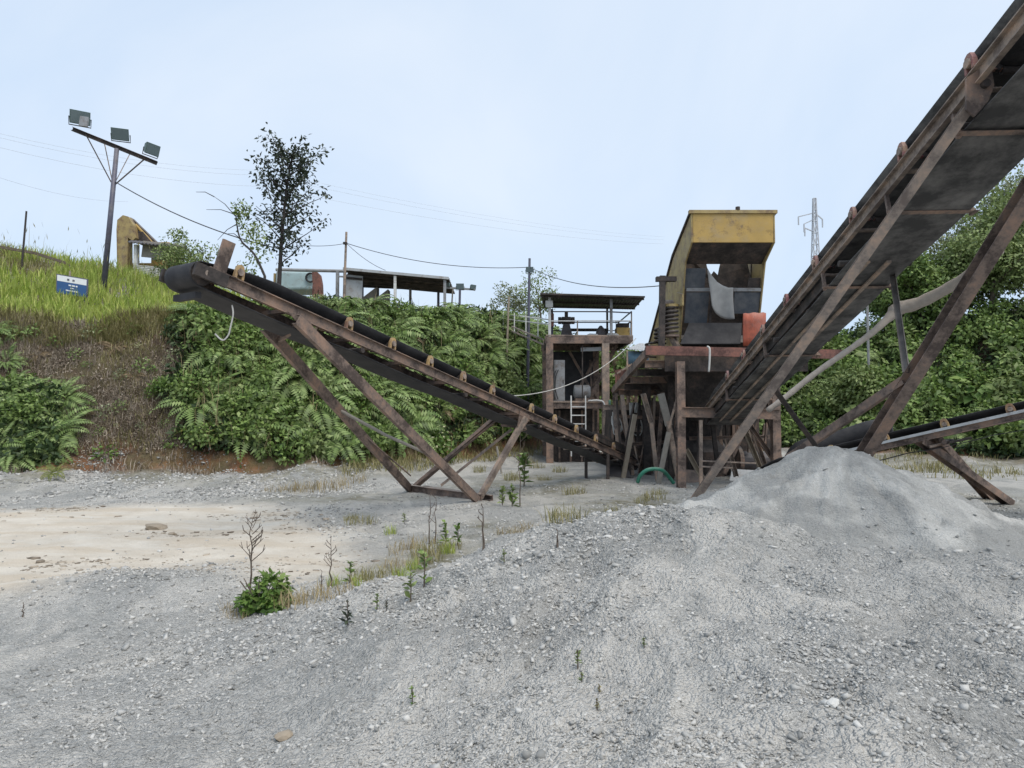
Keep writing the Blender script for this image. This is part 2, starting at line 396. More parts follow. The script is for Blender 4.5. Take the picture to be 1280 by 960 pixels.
def ground_mat(name, mode):
    t = NT(name)
    warp = t.n('VectorMath', operation='ADD', i_0=t.co, i_1=t.n('VectorMath', operation='SCALE', i_0=t.n('TexNoise', i_Vector=t.co, i_Scale=3.0).outputs[1], i_Scale=.12).outputs[0]).outputs[0]
    v1 = t.vor(38, co=warp); v2 = t.vor(85, co=warp); v3 = t.vor(15, co=warp)
    def rnd(v): return t.n('SeparateColor', i_Color=v.outputs['Color']).outputs[0]
    g1 = t.ramp(rnd(v1), [(0, (.27, .272, .26)), (.5, (.47, .465, .44)), (1, (.68, .665, .625))])
    g2 = t.ramp(rnd(v2), [(0, (.29, .292, .28)), (.5, (.49, .485, .46)), (1, (.70, .685, .645))])
    grav = t.mix(t.ramp(t.noise(2.5, 5), [(.4, 0.0), (.6, 1.0)]), g1, g2)
    grav = t.mix(.45, grav, t.ramp(t.noise(.9, 6, .65), [(.3, (.28, .286, .278)), (.7, (.54, .53, .50))]))
    dusty = t.ramp(t.noise(.62, 7, .68, dist=.9, co=t.n('VectorMath', operation='MULTIPLY', i_0=t.co, i_1=(1.0, .62, 1.0)).outputs[0]), [(.47, 0.0), (.56, 1.0)])
    grav = t.mix(t.math('MULTIPLY', dusty, .7), grav, (.66, .635, .585))
    if mode == 'ground':
        at_ = t.n('Attribute', attribute_name='zone'); sp = t.n('SeparateColor', i_Color=at_.outputs['Color'])
        sand = t.ramp(t.noise(1.1, 7, .65), [(.25, (.45, .40, .33)), (.5, (.56, .51, .435)), (.75, (.65, .605, .53))])
        sand = t.mix(t.ramp(t.noise(.45, 4), [(.5, 0.0), (.68, .6)]), sand, (.56, .55, .51))
        sand = t.mix(t.ramp(t.n('TexNoise', i_Vector=t.n('VectorMath', operation='MULTIPLY', i_0=t.co, i_1=(.25, 1.6, 1.0)).outputs[0], i_Scale=1.0, i_Detail=6.0, i_Roughness=.7).outputs[0], [(.48, 0.0), (.6, .75)]), sand, (.50, .43, .34))
        spk = t.ramp(t.vor(9, co=warp).outputs['Distance'], [(.06, 1.0), (.13, 0.0)])
        sand = t.mix(t.math('MULTIPLY', spk, t.ramp(t.noise(1.6, 3), [(.5, 0.0), (.6, .8)])), sand, (.20, .18, .15))
        c = t.mix(sp.outputs[0], grav, sand)
        soil = t.ramp(t.noise(1.3, 6, .7), [(.3, (.09, .06, .042)), (.45, (.17, .10, .06)), (.58, (.32, .155, .075)), (.72, (.27, .22, .175))])
        zz = t.n('SeparateXYZ', i_Vector=t.co).outputs[2]; soil = t.mix(t.ramp(t.math('ADD', t.math('MULTIPLY', zz, .4), t.math('MULTIPLY', t.noise(.9, 4), .5)), [(.5, 0.0), (.85, .85)]), soil, t.ramp(t.noise(2.1, 6, .7), [(.3, (.06, .045, .034)), (.6, (.15, .115, .085)), (.75, (.24, .20, .16))]))
        c = t.mix(sp.outputs[1], c, soil)
        moss = t.ramp(t.noise(5, 6, .7), [(.3, (.10, .095, .045)), (.55, (.20, .18, .095)), (.75, (.28, .25, .17))])
        c = t.mix(t.math('MULTIPLY', sp.outputs[2], t.ramp(t.noise(3.3, 5), [(.35, .3), (.55, 1.0)])), c, moss)
        hs = t.math('SUBTRACT', 1.0, t.math('MULTIPLY', sp.outputs[0], .75))
    elif mode == 'mound':
        at_ = t.n('Attribute', attribute_name='zone'); sp = t.n('SeparateColor', i_Color=at_.outputs['Color'])
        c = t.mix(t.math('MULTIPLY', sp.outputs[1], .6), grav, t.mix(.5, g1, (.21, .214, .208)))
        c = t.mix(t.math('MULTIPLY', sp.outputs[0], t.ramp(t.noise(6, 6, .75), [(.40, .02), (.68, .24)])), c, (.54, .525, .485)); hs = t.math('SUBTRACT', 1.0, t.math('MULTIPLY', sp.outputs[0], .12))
    else:
        fine = t.ramp(t.noise(1.5, 8, .7, dist=.4), [(.3, (.34, .338, .32)), (.5, (.46, .455, .43)), (.7, (.60, .59, .555))])
        damp = t.ramp(t.noise(.7, 6, .6, dist=.8), [(.44, 0.0), (.55, 1.0)])
        c = t.mix(t.math('MULTIPLY', damp, .85), fine, (.235, .238, .23)); c = t.mix(.16, c, g2); hs = None
    h = t.math('ADD', t.math('MULTIPLY', v1.outputs['Distance'], -.7), t.math('MULTIPLY', v2.outputs['Distance'], -.4))
    h = t.math('ADD', h, t.math('MULTIPLY', v3.outputs['Distance'], -.25))
    h = t.math('ADD', h, t.math('MULTIPLY', t.noise(7, 8, .7), 1.2))
    if hs: h = t.math('MULTIPLY', h, hs)
    t.set(Base_Color=c, Roughness=.95).bump(h, 1.0 if mode != 'pile' else .8, .05 if mode != 'pile' else .03)
    t.b.inputs['Specular IOR Level'].default_value = .2
    M[name] = t.m
ground_mat('yard_ground', 'ground'); ground_mat('mound_gravel', 'mound'); ground_mat('pile_dust', 'pile')
t = NT('stone'); g = t.n('NewGeometry')
t.set(Base_Color=t.ramp(g.outputs['Random Per Island'], [(0, (.20, .202, .195)), (.5, (.42, .415, .395)), (1, (.56, .55, .52))]), Roughness=.9)
t.bump(t.noise(40, 3), .4, .01); M['stone'] = t.m
t = NT('clod'); g = t.n('NewGeometry')
t.set(Base_Color=t.ramp(g.outputs['Random Per Island'], [(0, (.16, .13, .10)), (.6, (.34, .29, .23)), (1, (.52, .46, .38))]), Roughness=.95); M['clod'] = t.m
t = NT('hill_forest')
t.set(Base_Color=t.ramp(t.noise(.25, 6, .7), [(.3, (.025, .045, .028)), (.7, (.06, .09, .05))]), Roughness=1).bump(t.noise(.5, 5), 1, 1.5); M['hill_forest'] = t.m

# ------------------------------------------------------------------ foliage builders (numpy)
def nrm(a): return a / np.maximum(np.linalg.norm(a, axis=-1, keepdims=True), 1e-9)
def leaves(pos, d, up, ln, wd, fold=.25):
    "diamond leaves: base, left, tip, right"
    d = nrm(d); s = nrm(np.cross(d, up)); n = np.cross(s, d)
    ln = np.asarray(ln)[:, None]; wd = np.asarray(wd)[:, None]
    m = pos + d * ln * .45
    v = np.stack([pos, m - s * wd / 2 + n * wd * fold, pos + d * ln, m + s * wd / 2 + n * wd * fold], 1).reshape(-1, 3)
    q = np.arange(len(pos) * 4).reshape(-1, 4); return v, q
def rdir(n, zmin=-1, zmax=1):
    z = RNG.uniform(zmin, zmax, n); a = RNG.uniform(0, 2 * np.pi, n); r = np.sqrt(1 - z * z)
    return np.stack([r * np.cos(a), r * np.sin(a), z], 1)
def fronds(base, az, ln, elev, droop, K=19, wf=.19):
    "ferns: arching fronds with paired leaflets; arrays of one value per frond"
    N = len(base); P = []; D = []; U = []; L = []; W = []
    h = np.stack([np.cos(az), np.sin(az), np.zeros(N)], 1); p = base.copy(); e = elev.copy(); st = ln / K
    side = np.stack([-np.sin(az), np.cos(az), np.zeros(N)], 1)
    roll = RNG.uniform(-.5, .5, N)[:, None]
    for k in range(K + 1):
        d = h * np.cos(e)[:, None] + np.array([0, 0, 1.]) * np.sin(e)[:, None]; n = -h * np.sin(e)[:, None] + np.array([0, 0, 1.]) * np.cos(e)[:, None]
        sd = nrm(side + n * roll)
        f = k / K; wl = wf * ln * (math.sin(math.pi * min(1, .16 + f * .86)) ** .8)
        if k >= 2:
            for sg in (-1, 1):
                P.append(p); D.append(sd * sg * .9 + d * .45 - n * .18); U.append(n); L.append(wl * RNG.uniform(.85, 1.15, N)); W.append(st * .95)
        p = p + d * st[:, None]; e = e - droop / K * (1 + .8 * f)
    P.append(p - d * st[:, None]); D.append(d); U.append(n); L.append(st * 2); W.append(st * .8)
    return leaves(np.concatenate(P), np.concatenate(D), np.concatenate(U), np.concatenate(L), np.concatenate(W))
def blades(pos, h, w, lean, bend=.5):
    N = len(pos); a = RNG.uniform(0, 2 * np.pi, N); s = np.stack([np.cos(a), np.sin(a), np.zeros(N)], 1) * (np.asarray(w)[:, None] / 2)
    l = np.stack([np.cos(a + 1.57), np.sin(a + 1.57), np.zeros(N)], 1) * (RNG.uniform(.1, 1, N) * lean * h)[:, None]
    z = np.zeros((N, 3)); z[:, 2] = h
    m = pos + l * .3 + z * .55; t = pos + l + z * RNG.uniform(.75, 1, N)[:, None]
    v = np.stack([pos - s, pos + s, m + s * .8, m - s * .8, t], 1).reshape(-1, 3); b = np.arange(N)[:, None] * 5
    return v, b + np.array([[0, 1, 2, 3]]), b + np.array([[3, 2, 4]])
def cat(parts):
    vs, qs, ts, o = [], [], [], 0
    for p in parts:
        vs.append(p[0]); qs.append(p[1] + o)
        if len(p) > 2: ts.append(p[2] + o)
        o += len(p[0])
    return np.concatenate(vs), np.concatenate(qs), (np.concatenate(ts) if ts else None)
def clump(c, r, n, ln, wd, flat=.8, shell=.5):
    "leaf clump: n leaves in the outer part of a squashed ball"
    d = rdir(n); rr = (shell + (1 - shell) * RNG.random(n) ** .6)[:, None]
    pos = np.array(c) + d * rr * r * np.array([1, 1, flat])
    dd = nrm(d * .6 + rdir(n) * .9 + np.array([0, 0, -.25])); up = nrm(d + np.array([0, 0, .8]) + rdir(n) * .4)
    return leaves(pos, dd, up, ln * RNG.uniform(.6, 1.25, n), wd * RNG.uniform(.7, 1.2, n))
# ------------------------------------------------------------------ ground, mound, pile
def polar():
    th = np.concatenate([np.linspace(-54, 54, 540), np.linspace(54, 306, 64)[1:-1]]) * math.pi / 180
    r = np.concatenate([np.geomspace(.6, 1.8, 24)[:-1], np.geomspace(1.8, 42, 420)[:-1], np.geomspace(42, 700, 40)])
    T, Rr = np.meshgrid(th, r); x, y = np.sin(T) * Rr, np.cos(T) * Rr
    n, m = x.shape; i = np.arange(n * m).reshape(n, m); j = np.roll(i, -1, 1)
    q = np.stack([i[:-1], i[1:], j[1:], j[:-1]], -1).reshape(-1, 4)[:, ::-1]
    return x.ravel(), y.ravel(), q
gx, gy, gq = polar()
def micro(x, y): return (fbm(x * 6, y * 6, 71, 3) * .028 + fbm(x * 17, y * 17, 75, 2) * .014) * (1 - sstep(14, 30, np.hypot(x, y)))
zs, zo, zg = zones(gx, gy)
G0 = ground_z(gx, gy); mic = micro(gx, gy) * (1 - .6 * zs)
me = np_mesh('ground', np.stack([gx, gy, G0 + mic], 1), gq)
ca = me.color_attributes.new('zone', 'FLOAT_COLOR', 'POINT')
ca.data.foreach_set('color', np.stack([zs, zo, zg, np.ones_like(zs)], 1).astype(np.float32).ravel())
prop(link('ground', me, M['yard_ground'], smooth=True), kind='structure')
def patch(name, z, under, mat, lo=-.0):
    keep = (z > under - .05)[gq].all(1) & (np.hypot(gx, gy)[gq].max(1) < 14) & (gy[gq].min(1) > -2)
    q = gq[keep]; u, inv = np.unique(q, return_inverse=True)
    me = np_mesh(name, np.stack([gx[u], gy[u], z[u]], 1), inv.reshape(-1, 4))
    ca = me.color_attributes.new('zone', 'FLOAT_COLOR', 'POINT'); ca.data.foreach_set('color', np.stack([dust_mask(gx[u], gy[u]), coarse_shade_mask(gx[u], gy[u]), 0 * u, 0 * u + 1], 1).astype(np.float32).ravel())
    return link(name, me, mat, smooth=True)
MZ = softmax(G0, mound_z(gx, gy)); mm = MZ + mic * 1.3
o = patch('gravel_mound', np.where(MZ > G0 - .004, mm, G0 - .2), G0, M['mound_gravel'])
prop(o, 'broad low mound of coarse grey gravel filling the front right of the yard', 'gravel mound')
U = np.maximum(G0, MZ); PZ = softmax(U, pile_z(gx, gy))
o = patch('stone_dust_pile', np.where(PZ > U - .004, PZ + mic * 1.5, U - .2), U, M['pile_dust'])
prop(o, 'tall cone shaped pile of fine pale grey stone dust under the big conveyor', 'stone dust pile')

# loose stones lying over gravel and piles
def stones():
    N = 120000
    r = np.exp(RNG.uniform(math.log(1.9), math.log(22), N)); a = RNG.uniform(-.72, .72, N)
    x, y = np.sin(a) * r, np.cos(a) * r
    s, so, g = zones(x, y); dens = np.clip(.40 + 1.7 * fbm(x * .7, y * .7, 91, 4) + .5 * fbm(x * 3, y * 3, 93, 2), .06, 1)
    onpile = pile_z(x, y) > np.maximum(ground_z(x, y), mound_z(x, y))
    onm = mound_z(x, y) > ground_z(x, y); dens = np.clip(dens * (1 + 1.2 * coarse_shade_mask(x, y) * onm) * (1 - .3 * dust_mask(x, y) * onm), 0, 1) * (1 - .95 * s) * np.where(onpile, .05 + .5 * (pile_z(x, y) - np.maximum(ground_z(x, y), mound_z(x, y)) < .16), 1)
    k = RNG.random(N) < dens; x, y, r = x[k], y[k], r[k]; N = len(x)
    sz = np.minimum(np.exp(RNG.normal(math.log(.0062), .42, N)) * np.clip((r / 4.0) ** .7, .8, 2.4), .04)
    big = RNG.random(N) < .004; sz[big] *= RNG.uniform(1.3, 1.9, big.sum())
    n2 = 14000; px_ = RNG.uniform(-40, 470, n2); ff_ = np.interp(px_, PXK, FOOT); y2 = ff_ - 4.6 + 5.2 * RNG.random(n2) ** .8; x2 = (px_ - 640) / F * y2
    k2 = RNG.random(n2) < np.clip(.45 + 1.5 * fbm(x2 * .8, y2 * .8, 97, 3), .03, 1); x = np.concatenate([x, x2[k2]]); y = np.concatenate([y, y2[k2]]); sz = np.concatenate([sz, np.minimum(np.exp(RNG.normal(math.log(.02), .45, k2.sum())), .11)]); N = len(x)
    c = np.array([(-1, -1, -1), (1, -1, -1), (1, 1, -1), (-1, 1, -1), (-1, -1, 1), (1, -1, 1), (1, 1, 1), (-1, 1, 1)], float)
    P = c[None] * RNG.uniform(.45, 1.15, (N, 8, 3)) * np.stack([RNG.uniform(.8, 1.5, N), RNG.uniform(.6, 1, N), RNG.uniform(.3, .75, N)], 1)[:, None]
    A = nrm(rdir(N) * .55 + np.array([0, 0, 1.])); B = nrm(np.cross(A, rdir(N))); C = np.cross(A, B)
    P = P[..., 0:1] * B[:, None] + P[..., 1:2] * C[:, None] + P[..., 2:3] * A[:, None]
    z = surf(x, y) + micro(x, y)
    v = P * sz[:, None, None] + np.stack([x, y, z + sz * .15], 1)[:, None]
    f = np.array([(3, 2, 1, 0), (4, 5, 6, 7), (0, 1, 5, 4), (1, 2, 6, 5), (2, 3, 7, 6), (3, 0, 4, 7)])
    return v.reshape(-1, 3), (np.arange(N)[:, None, None] * 8 + f[None]).reshape(-1, 4)
v, q = stones(); prop(link('loose_gravel', np_mesh('loose_gravel', v, q), M['stone']), kind='stuff')

# ------------------------------------------------------------------ belt conveyors
def conveyor(rt, P0, L, S, length, W, idl, idl_mat='idler_yellow', steel='rust_steel', dep=.20, ret=.42, idl_h=.24, drum=.24, trough=.13, belt='black_rubber', idl_sc=1.0, pan=None):
    L = V(L).normalized(); S = V(S).normalized(); U = S.cross(L)
    if U.z < 0: U = -U
    def p(l, s, u): return P0 + L * l + S * s + U * u
    for s, fl in ((0, 1), (W, -1)):
        MB().channel(p(0, s, -dep / 2), p(length, s, -dep / 2), .075, dep, U, flip=1 if s == 0 else -1).build('stringer', M[steel], rt)
    k = int(length / 1.5)
    for i in range(1, k):
        MB().angle(p(length * i / k, .04, -dep + .03), p(length * i / k, W - .04, -dep + .03), .07, U).build('cross_member', M[steel], rt)
    # belt: top strand troughed, round both drums, return strand sagging below
    bl, bh = -.05, length + .05
    path = [(bl + (bh - bl) * i / 40, .05, min(1, i / 2.5, (40 - i) / 2.5)) for i in range(41)]
    c0 = (.05 - ret) / 2; rr = (.05 + ret) / 2
    for i in range(1, 9): a = math.pi * i / 9; path.append((bh + math.sin(a) * rr, c0 + math.cos(a) * rr, 0))
    for i in range(41): f = i / 40; path.append((bh - (bh - bl) * f, -ret - .035 * abs(math.sin(f * math.pi * 5)), 0))
    for i in range(1, 9): a = math.pi * i / 9; path.append((bl - math.sin(a) * rr, c0 - math.cos(a) * rr, 0))
    xs = [(.05, 1.0), (.14, .62), (.27, .12), (.5, 0), (.73, .12), (.86, .62), (.95, 1.0)]
    mb = MB(); n = len(xs)
    for l, u, t in path: mb.v += [tuple(p(l, x * W, u + t * h * trough)) for x, h in xs]
    for i in range(len(path)):
        j = (i + 1) % len(path)
        mb.f += [(i * n + k, i * n + k + 1, j * n + k + 1, j * n + k) for k in range(n - 1)]
    b = mb.build('belt', M[belt], rt, True); md = b.modifiers.new('solid', 'SOLIDIFY'); md.thickness = .016; md.offset = 0
    for nm, l in (('tail_drum', bl), ('head_drum', bh)):
        d = MB().cyl(p(l, .06, c0), p(l, W - .06, c0), rr - .02, 24).build(nm, M['dark_steel'], rt)
        MB().cyl(p(l, -.10, c0), p(l, W + .10, c0), .045, 10).build('shaft', M['pale_steel'], d)
    for l in idl:
        mb = MB(); ends = []
        for s0, sg in ((-.01, -1), (W + .01, 1)):
            w = .085 * idl_sc; h = idl_h
            out = [(w, 0), (w * .95, h * .55), (w * .62, h * .92), (0, h), (-w * .62, h * .92), (-w * .95, h * .55), (-w, 0)]
            inn = [(a * .52, b * .74) for a, b in out]; m = len(out)
            for sa, sb in ((sg * .014, -sg * .034),):
                A = [p(l + a, s0 + sa + .02 * sg * (1 - b / h), b) for a, b in out] + [p(l + a, s0 + sa + .02 * sg * (1 - b / h), b) for a, b in inn]
                B = [p(l + a, s0 + sb, b) for a, b in out] + [p(l + a, s0 + sb, b) for a, b in inn]; n4 = 2 * m; fs = []
                for i in range(m - 1):
                    fs += [(i, i + 1, m + i + 1, m + i), (n4 + i, n4 + m + i, n4 + m + i + 1, n4 + i + 1), (i, n4 + i, n4 + i + 1, i + 1), (m + i, m + i + 1, n4 + m + i + 1, n4 + m + i)]
                fs += [(0, m, n4 + m, n4), (m - 1, n4 + m - 1, n4 + 2 * m - 1, 2 * m - 1)]; mb.add(A + B, fs)
            ends.append((p(l, s0 + sg * .05, h * .45), p(l, s0 - sg * .04, h * .45)))
        mb.bar(p(l, .0, .02), p(l, W, .02), .05, .03, U)
        io = mb.build('idler', M[idl_mat], rt)
        for e0, e1 in ends: MB().cyl(e0, e1, .05 if idl_h < .24 else .055, 10).build('roller_end', M['pale_steel'], io)
        for (s1, u1), (s2, u2) in (((.02, .03 + trough * .75), (.27, .02)), ((.28, .0), (.72, .0)), ((.73, .02), (.98, .03 + trough * .75))):
            MB().cyl(p(l, s1 * W, u1 - .0), p(l, s2 * W, u2 - .0), .045, 8).build('roller', M['dark_steel'], io)
    for i in range(1, int(length / 3)):
        l = length * i / int(length / 3)
        MB().cyl(p(l, -.02, -ret + .07), p(l, W + .02, -ret + .07), .05, 10).build('return_roller', M['dark_steel'], rt)
    return p, U

# --- left conveyor: head over the yard on the left, tail under the crusher
d0 = 10.7; LDIR = V((.662, 1, -.288)); per = .0907 * d0
Pn = at(297, 349, d0); LL = LDIR.normalized(); step = per * LDIR.length
HS = .42; P0 = Pn - LL * step * HS; Ls = (13.55 + HS) * step
SF = V((-.834, .552, 0))
lc = root('belt_conveyor', (P0.x + LL.x * 6, P0.y + LL.y * 6, 0), 'rusty conveyor on V legs sloping from the left bank down to the crusher', 'conveyor')
ids = [(HS + t) * step for t in (0, 2, 3, 4, 5, 6, 7.55, 8.6, 9.7, 10.8, 11.9)]
cp, LU = conveyor(lc, P0, LL, SF, Ls, .78, ids, drum=.23, dep=.2, ret=.34, trough=.19)
MB().bar(cp(.14, -.06, -.05), cp(.14, -.06, .0) + V((.14, 0, .44)), .05, .2, LL).build('tension_post', M['rust_steel'], lc)
MB().bar2(cp(-.25, -.07, -.14), cp(.3, -.07, -.14), -.03, .03, -.1, .1, LU).build('bearing_block', M['dark_steel'], lc)
MB().bar2(cp(-.25, .85, -.14), cp(.3, .85, -.14), -.03, .03, -.1, .1, LU).build('bearing_block', M['dark_steel'], lc)
# scraper under the head drum
MB().bar(cp(.0, .1, -.46), cp(.0, .7, -.46), .10, .10).build('scraper', M['black_rubber'], lc)
# skirt plates beside the belt in the loading zone
MB().bar2(cp(Ls * .80, .06, .13), cp(Ls - .3, .06, .13), -.012, .012, -.05, .2, LU).build('skirt_board', M['dark_steel'], lc)
MB().bar2(cp(Ls * .80, .72, .13), cp(Ls - .3, .72, .13), -.012, .012, -.05, .2, LU).build('skirt_board', M['dark_steel'], lc)
fn = down(*at(597, 622, 17.2).xy); ff = down(*at(514, 607, 19.2).xy)
fn.z += .02; ff.z += .02
nt = cp((HS + 1.0) * step, -.05, -.24); ft = cp((HS + 1.05) * step, .88, -.28)
nt2 = cp((HS + 7.3) * step, -.05, -.2); ft2 = cp((HS + 7.3) * step, .86, -.2)
def ch(a, b, w, nm, m='rust_steel', up=(0, 0, 1), h=None, par=lc): return MB().channel(a, b, w, h or w * 1.5, up).build(nm, M[m], par)
sd = SF.cross(V((0, 0, 1)))
MB().channel(nt, fn, .10, .20, SF.cross(fn - nt)).build('leg', M['rust_steel'], lc)
MB().channel(ft, ff, .10, .20, SF.cross(ff - ft)).build('leg', M['rust_steel'], lc)
MB().channel(nt2, fn + V((.05, .1, .06)), .09, .17, SF.cross(fn - nt2)).build('leg', M['pale_steel'], lc)
MB().channel(ft2, ff + V((.05, .1, .06)), .09, .17, SF.cross(ff - ft2)).build('leg', M['rust_steel'], lc)
MB().ibeam(ff + V((-.1, 0, .06)), fn + V((.1, 0, .06)), .14, .2).build('base_beam', M['rust_steel'], lc)
MB().channel(ff + V((.35, .1, .05)), fn + V((.35, .1, .05)), .1, .14).build('base_beam', M['rust_steel'], lc)
MB().slab([cp((HS + 1) * step - .22, -.055, -.18), cp((HS + 1) * step + .25, -.055, -.18), nt.lerp(fn, .09) + LL * .12, nt.lerp(fn, .09) - LL * .16], .02).build('gusset_plate', M['rust_steel'], lc)
MB().slab([nt2 + LL * .3 + LU * .1, nt2 - LL * .3 + LU * .1, nt2.lerp(fn, .13) - LL * .1, nt2.lerp(fn, .13) + LL * .18], .02).build('gusset_plate', M['rust_steel'], lc)
a = ft.lerp(ff, .40); b = nt.lerp(fn, .68)
MB().tube([a, a.lerp(b, .5) + V((0, 0, -.05)), b], .035, 8).build('brace', M['grey_timber'], lc)
MB().tube([ft.lerp(ff, .52), ft.lerp(ff, .9) + V((.25, 0, .1))], .02, 6).build('brace', M['rust_steel'], lc)
MB().bar(nt.lerp(fn, .02), ft.lerp(ff, .06), .07, .09).build('brace', M['rust_steel'], lc)
a = fn.lerp(nt2, .12); b = ft2.lerp(ff, .08)
MB().angle(ff.lerp(ft2, .1), ft2 + V((0, 0, -.1)), .08).build('brace', M['rust_steel'], lc)
MB().angle(a.lerp(ff, .55) + V((0, 0, .1)), nt2.lerp(ft2, .45) + V((0, 0, -.35)), .07).build('brace', M['pale_steel'], lc)
MB().angle(nt2 + V((0, 0, -.05)), ft2 + V((0, 0, -.05)), .09).build('brace', M['rust_steel'], lc)
MB().angle(nt2 + V((0, 0, -.32)), ft2 + V((.1, 0, -.25)), .06).build('brace', M['rust_steel'], lc)
for l in (Ls * .86, Ls * .965):
    for s in (0, .78):
        q = cp(l, s, -.2); g_ = down(q.x, q.y)
        if q.z - g_.z > .1: MB().channel(q, g_ - V((0, 0, .05)), .09, .14).build('leg', M['dark_steel'], lc)
for l in (Ls * .6, Ls * .68, Ls * .76, Ls * .83, Ls * .9): MB().bar(cp(l, -.06, -.27), cp(l + .25, .82, -.36), .05, .05).build('return_bracket', M['pale_steel'], lc)
# loop of hose hung from the head end
h0 = cp(.48 * step, .1, -.40)
pts = spline([h0, h0 + V((.02, 0, -.15)), h0 + V((-.02, 0, -.36)), h0 + V((-.05, 0, -.48)), h0 + V((-.14, 0, -.56)), h0 + V((-.26, 0, -.46))], 6)
prop(MB().tube(pts, .013, 8).build('hanging_hose', M['pale_hose'], None, True), 'thin pale hose hooked at its end, dangling from the left conveyor', 'hose')

# --- big conveyor on the right, climbing toward and over the photographer's right
A = at(937, 440, 16.2); B = at(1144, 180, 8.8); RL = (B - A).normalized()
RS = V((RL.y, -RL.x, 0)).normalized(); RS = RS if RS.x > 0 else -RS
T0 = A - RL * 5.0; RLen = (A - B).length + 5.0 + 4.2
rc = root('belt_conveyor', (T0.x + .5, 13, 0), 'huge rusty conveyor rising overhead out of the top right of the yard', 'conveyor')
# idler stations from their spacing in depth
def l_at(y): return (y - T0.y) / RL.y
rid = [l_at(7.57 * (1 + .2 * t)) for t in (-1, 0, 1, 2, 3, 4, 5, 6, 7)]
rp, RU = conveyor(rc, T0, RL, RS, RLen, 1.12, rid, 'idler_red', 'pale_steel', dep=.20, ret=.46, idl_h=.24, trough=.21, belt='dusty_rubber')
# dust pan plate and lower chords between stringers
MB().bar2(rp(1.0, .1, -.30), rp(RLen * .55, .1, -.30), -.02, .02, -.09, .09, RU).build('side_plate', M['dark_steel'], rc)
for l in (RLen * .16, RLen * .36, RLen * .56, RLen * .70, RLen * .80):
    MB().angle(rp(l, -.04, -.52), rp(l, 1.18, -.52), .08, RU).build('cross_tie', M['rust_steel'], rc)
    for s in (0, 1.12): MB().bar(rp(l, s, -.2), rp(l, s, -.54), .05, .05, RL).build('hanger', M['rust_steel'], rc)
for s, w in ((.30, .05), (.62, .07)):
    MB().bar(rp(.6, s, -.535), rp(RLen * .62, s, -.535), w, .03, RU).build('belt_guard', M['pale_steel'], rc)
jt = at(1222, 118, 7.55); lf = down(*at(861, 690, 10.6).xy)
up_ = V((1, 0, 0))
MB().channel(jt, lf - V((0, 0, .05)), .11, .13, (0, -1, .3)).build('leg', M['pale_steel'], rc)
MB().slab([jt + V((-.16, -.06, .16)), jt + V((.04, -.06, .30)), jt + V((.13, -.06, .24)), jt + V((.15, -.06, .08)), jt + V((.08, -.06, -.10)), jt + V((-.08, -.06, -.28)), jt + V((-.17, -.06, -.20))][::-1], .03).build('gusset_plate', M['rust_steel'], rc)
MB().cyl(jt + V((.03, -.12, .08)), jt + V((.03, .05, .08)), .045, 12).build('pivot_pin', M['dark_steel'], rc)
rt_ = at(1372, 100, 7.15); rf = down(*at(1040, 697, 10.9).xy)
MB().channel(rt_, rf - V((0, 0, .05)), .16, .235, (0, -1, .3)).build('leg', M['rust_steel'], rc)
def onleg(px): # along the right leg
    best = min((abs(640 + F * (q := rt_.lerp(rf, i / 200)).x / q.y - px), i) for i in range(201))[1]; return rt_.lerp(rf, best / 200)
a = rp(l_at(11.7), 1.12, -.18); b = onleg(1142) + V((0, .1, 0))
MB().angle(a, b, .085).build('brace', M['dark_steel'], rc)
b = onleg(1137) + V((0, .12, 0)); a = at(985, 573, 11.6)
MB().channel(b, a, .09, .12).build('brace', M['rust_steel'], rc)
MB().angle(at(963, 485, 9.75), at(1022, 566, 10.6), .09).build('brace', M['dark_steel'], rc)
pl = [at(960, 513, 10.2), at(985, 494, 10.3), at(1020, 466, 10.6), at(1060, 438, 10.9), at(1090, 416, 11.1), at(1112, 396, 11.2), at(1122, 386, 11.2), at(1150, 378, 11.0), at(1200, 351, 10.5), at(1250, 312, 9.9)]
def pr_(f): return float(np.interp(f, [0, .38, .51, .58, .64, .71, .78, .89, 1], [.042, .046, .06, .085, .11, .11, .095, .08, .072]))
pp = spline(pl, 5); prop(MB().tube(pp, [pr_(i / (len(pp) - 1)) * (1 + .06 * math.sin(i * 2.3)) for i in range(len(pp))], 10).build('timber_pole', M['pale_bark'], None, True),
     'crooked pale tree trunk wedged as a pole between the two legs of the overhead conveyor', 'pole')

# --- low conveyor behind on the right
A3 = at(1080, 559, 16.0); B3 = at(1280, 514, 14.0); L3 = (B3 - A3).normalized(); S3 = V((-L3.y, L3.x, 0)).normalized(); S3 = S3 if S3.y > 0 else -S3
T3 = A3 - L3 * 2.6; c3 = root('belt_conveyor', (A3.x, A3.y, 0), 'low conveyor with a black belt and tan idlers before the right hand trees', 'conveyor')
s3 = (at(1185, 540, 14.95) - A3).dot(L3) + 2.6
p3, U3 = conveyor(c3, T3, L3, S3, 8.4, .95, [s3 + k * 1.22 for k in (-2, -1, 0, 1, 2, 3)], 'idler_yellow', 'rust_steel', dep=.15, ret=.34, idl_h=.23, trough=.15, belt='black_rubber')
MB().bar2(p3(.2, -.045, .01), p3(8.3, -.045, .01), -.006, .006, -.03, .03, U3).build('edge_strip', M['zinc'], c3)
for o_, m in ((0, 'rust_steel'), (.55, 'rust_steel')):
    a = p3(3.75 + o_ * .3, o_ * 1.5, -.12); b = down(*(at(1262, 629, 16.2) + V((o_ * .3, o_ * 1.6, 0))).xy)
    MB().ibeam(a, b, .16, .22, (0, -1, .2)).build('leg', M[m], c3)
MB().bar(p3(3.9, .0, -.3), p3(4.6, .8, -.3), .05).build('brace', M['pale_steel'], c3)
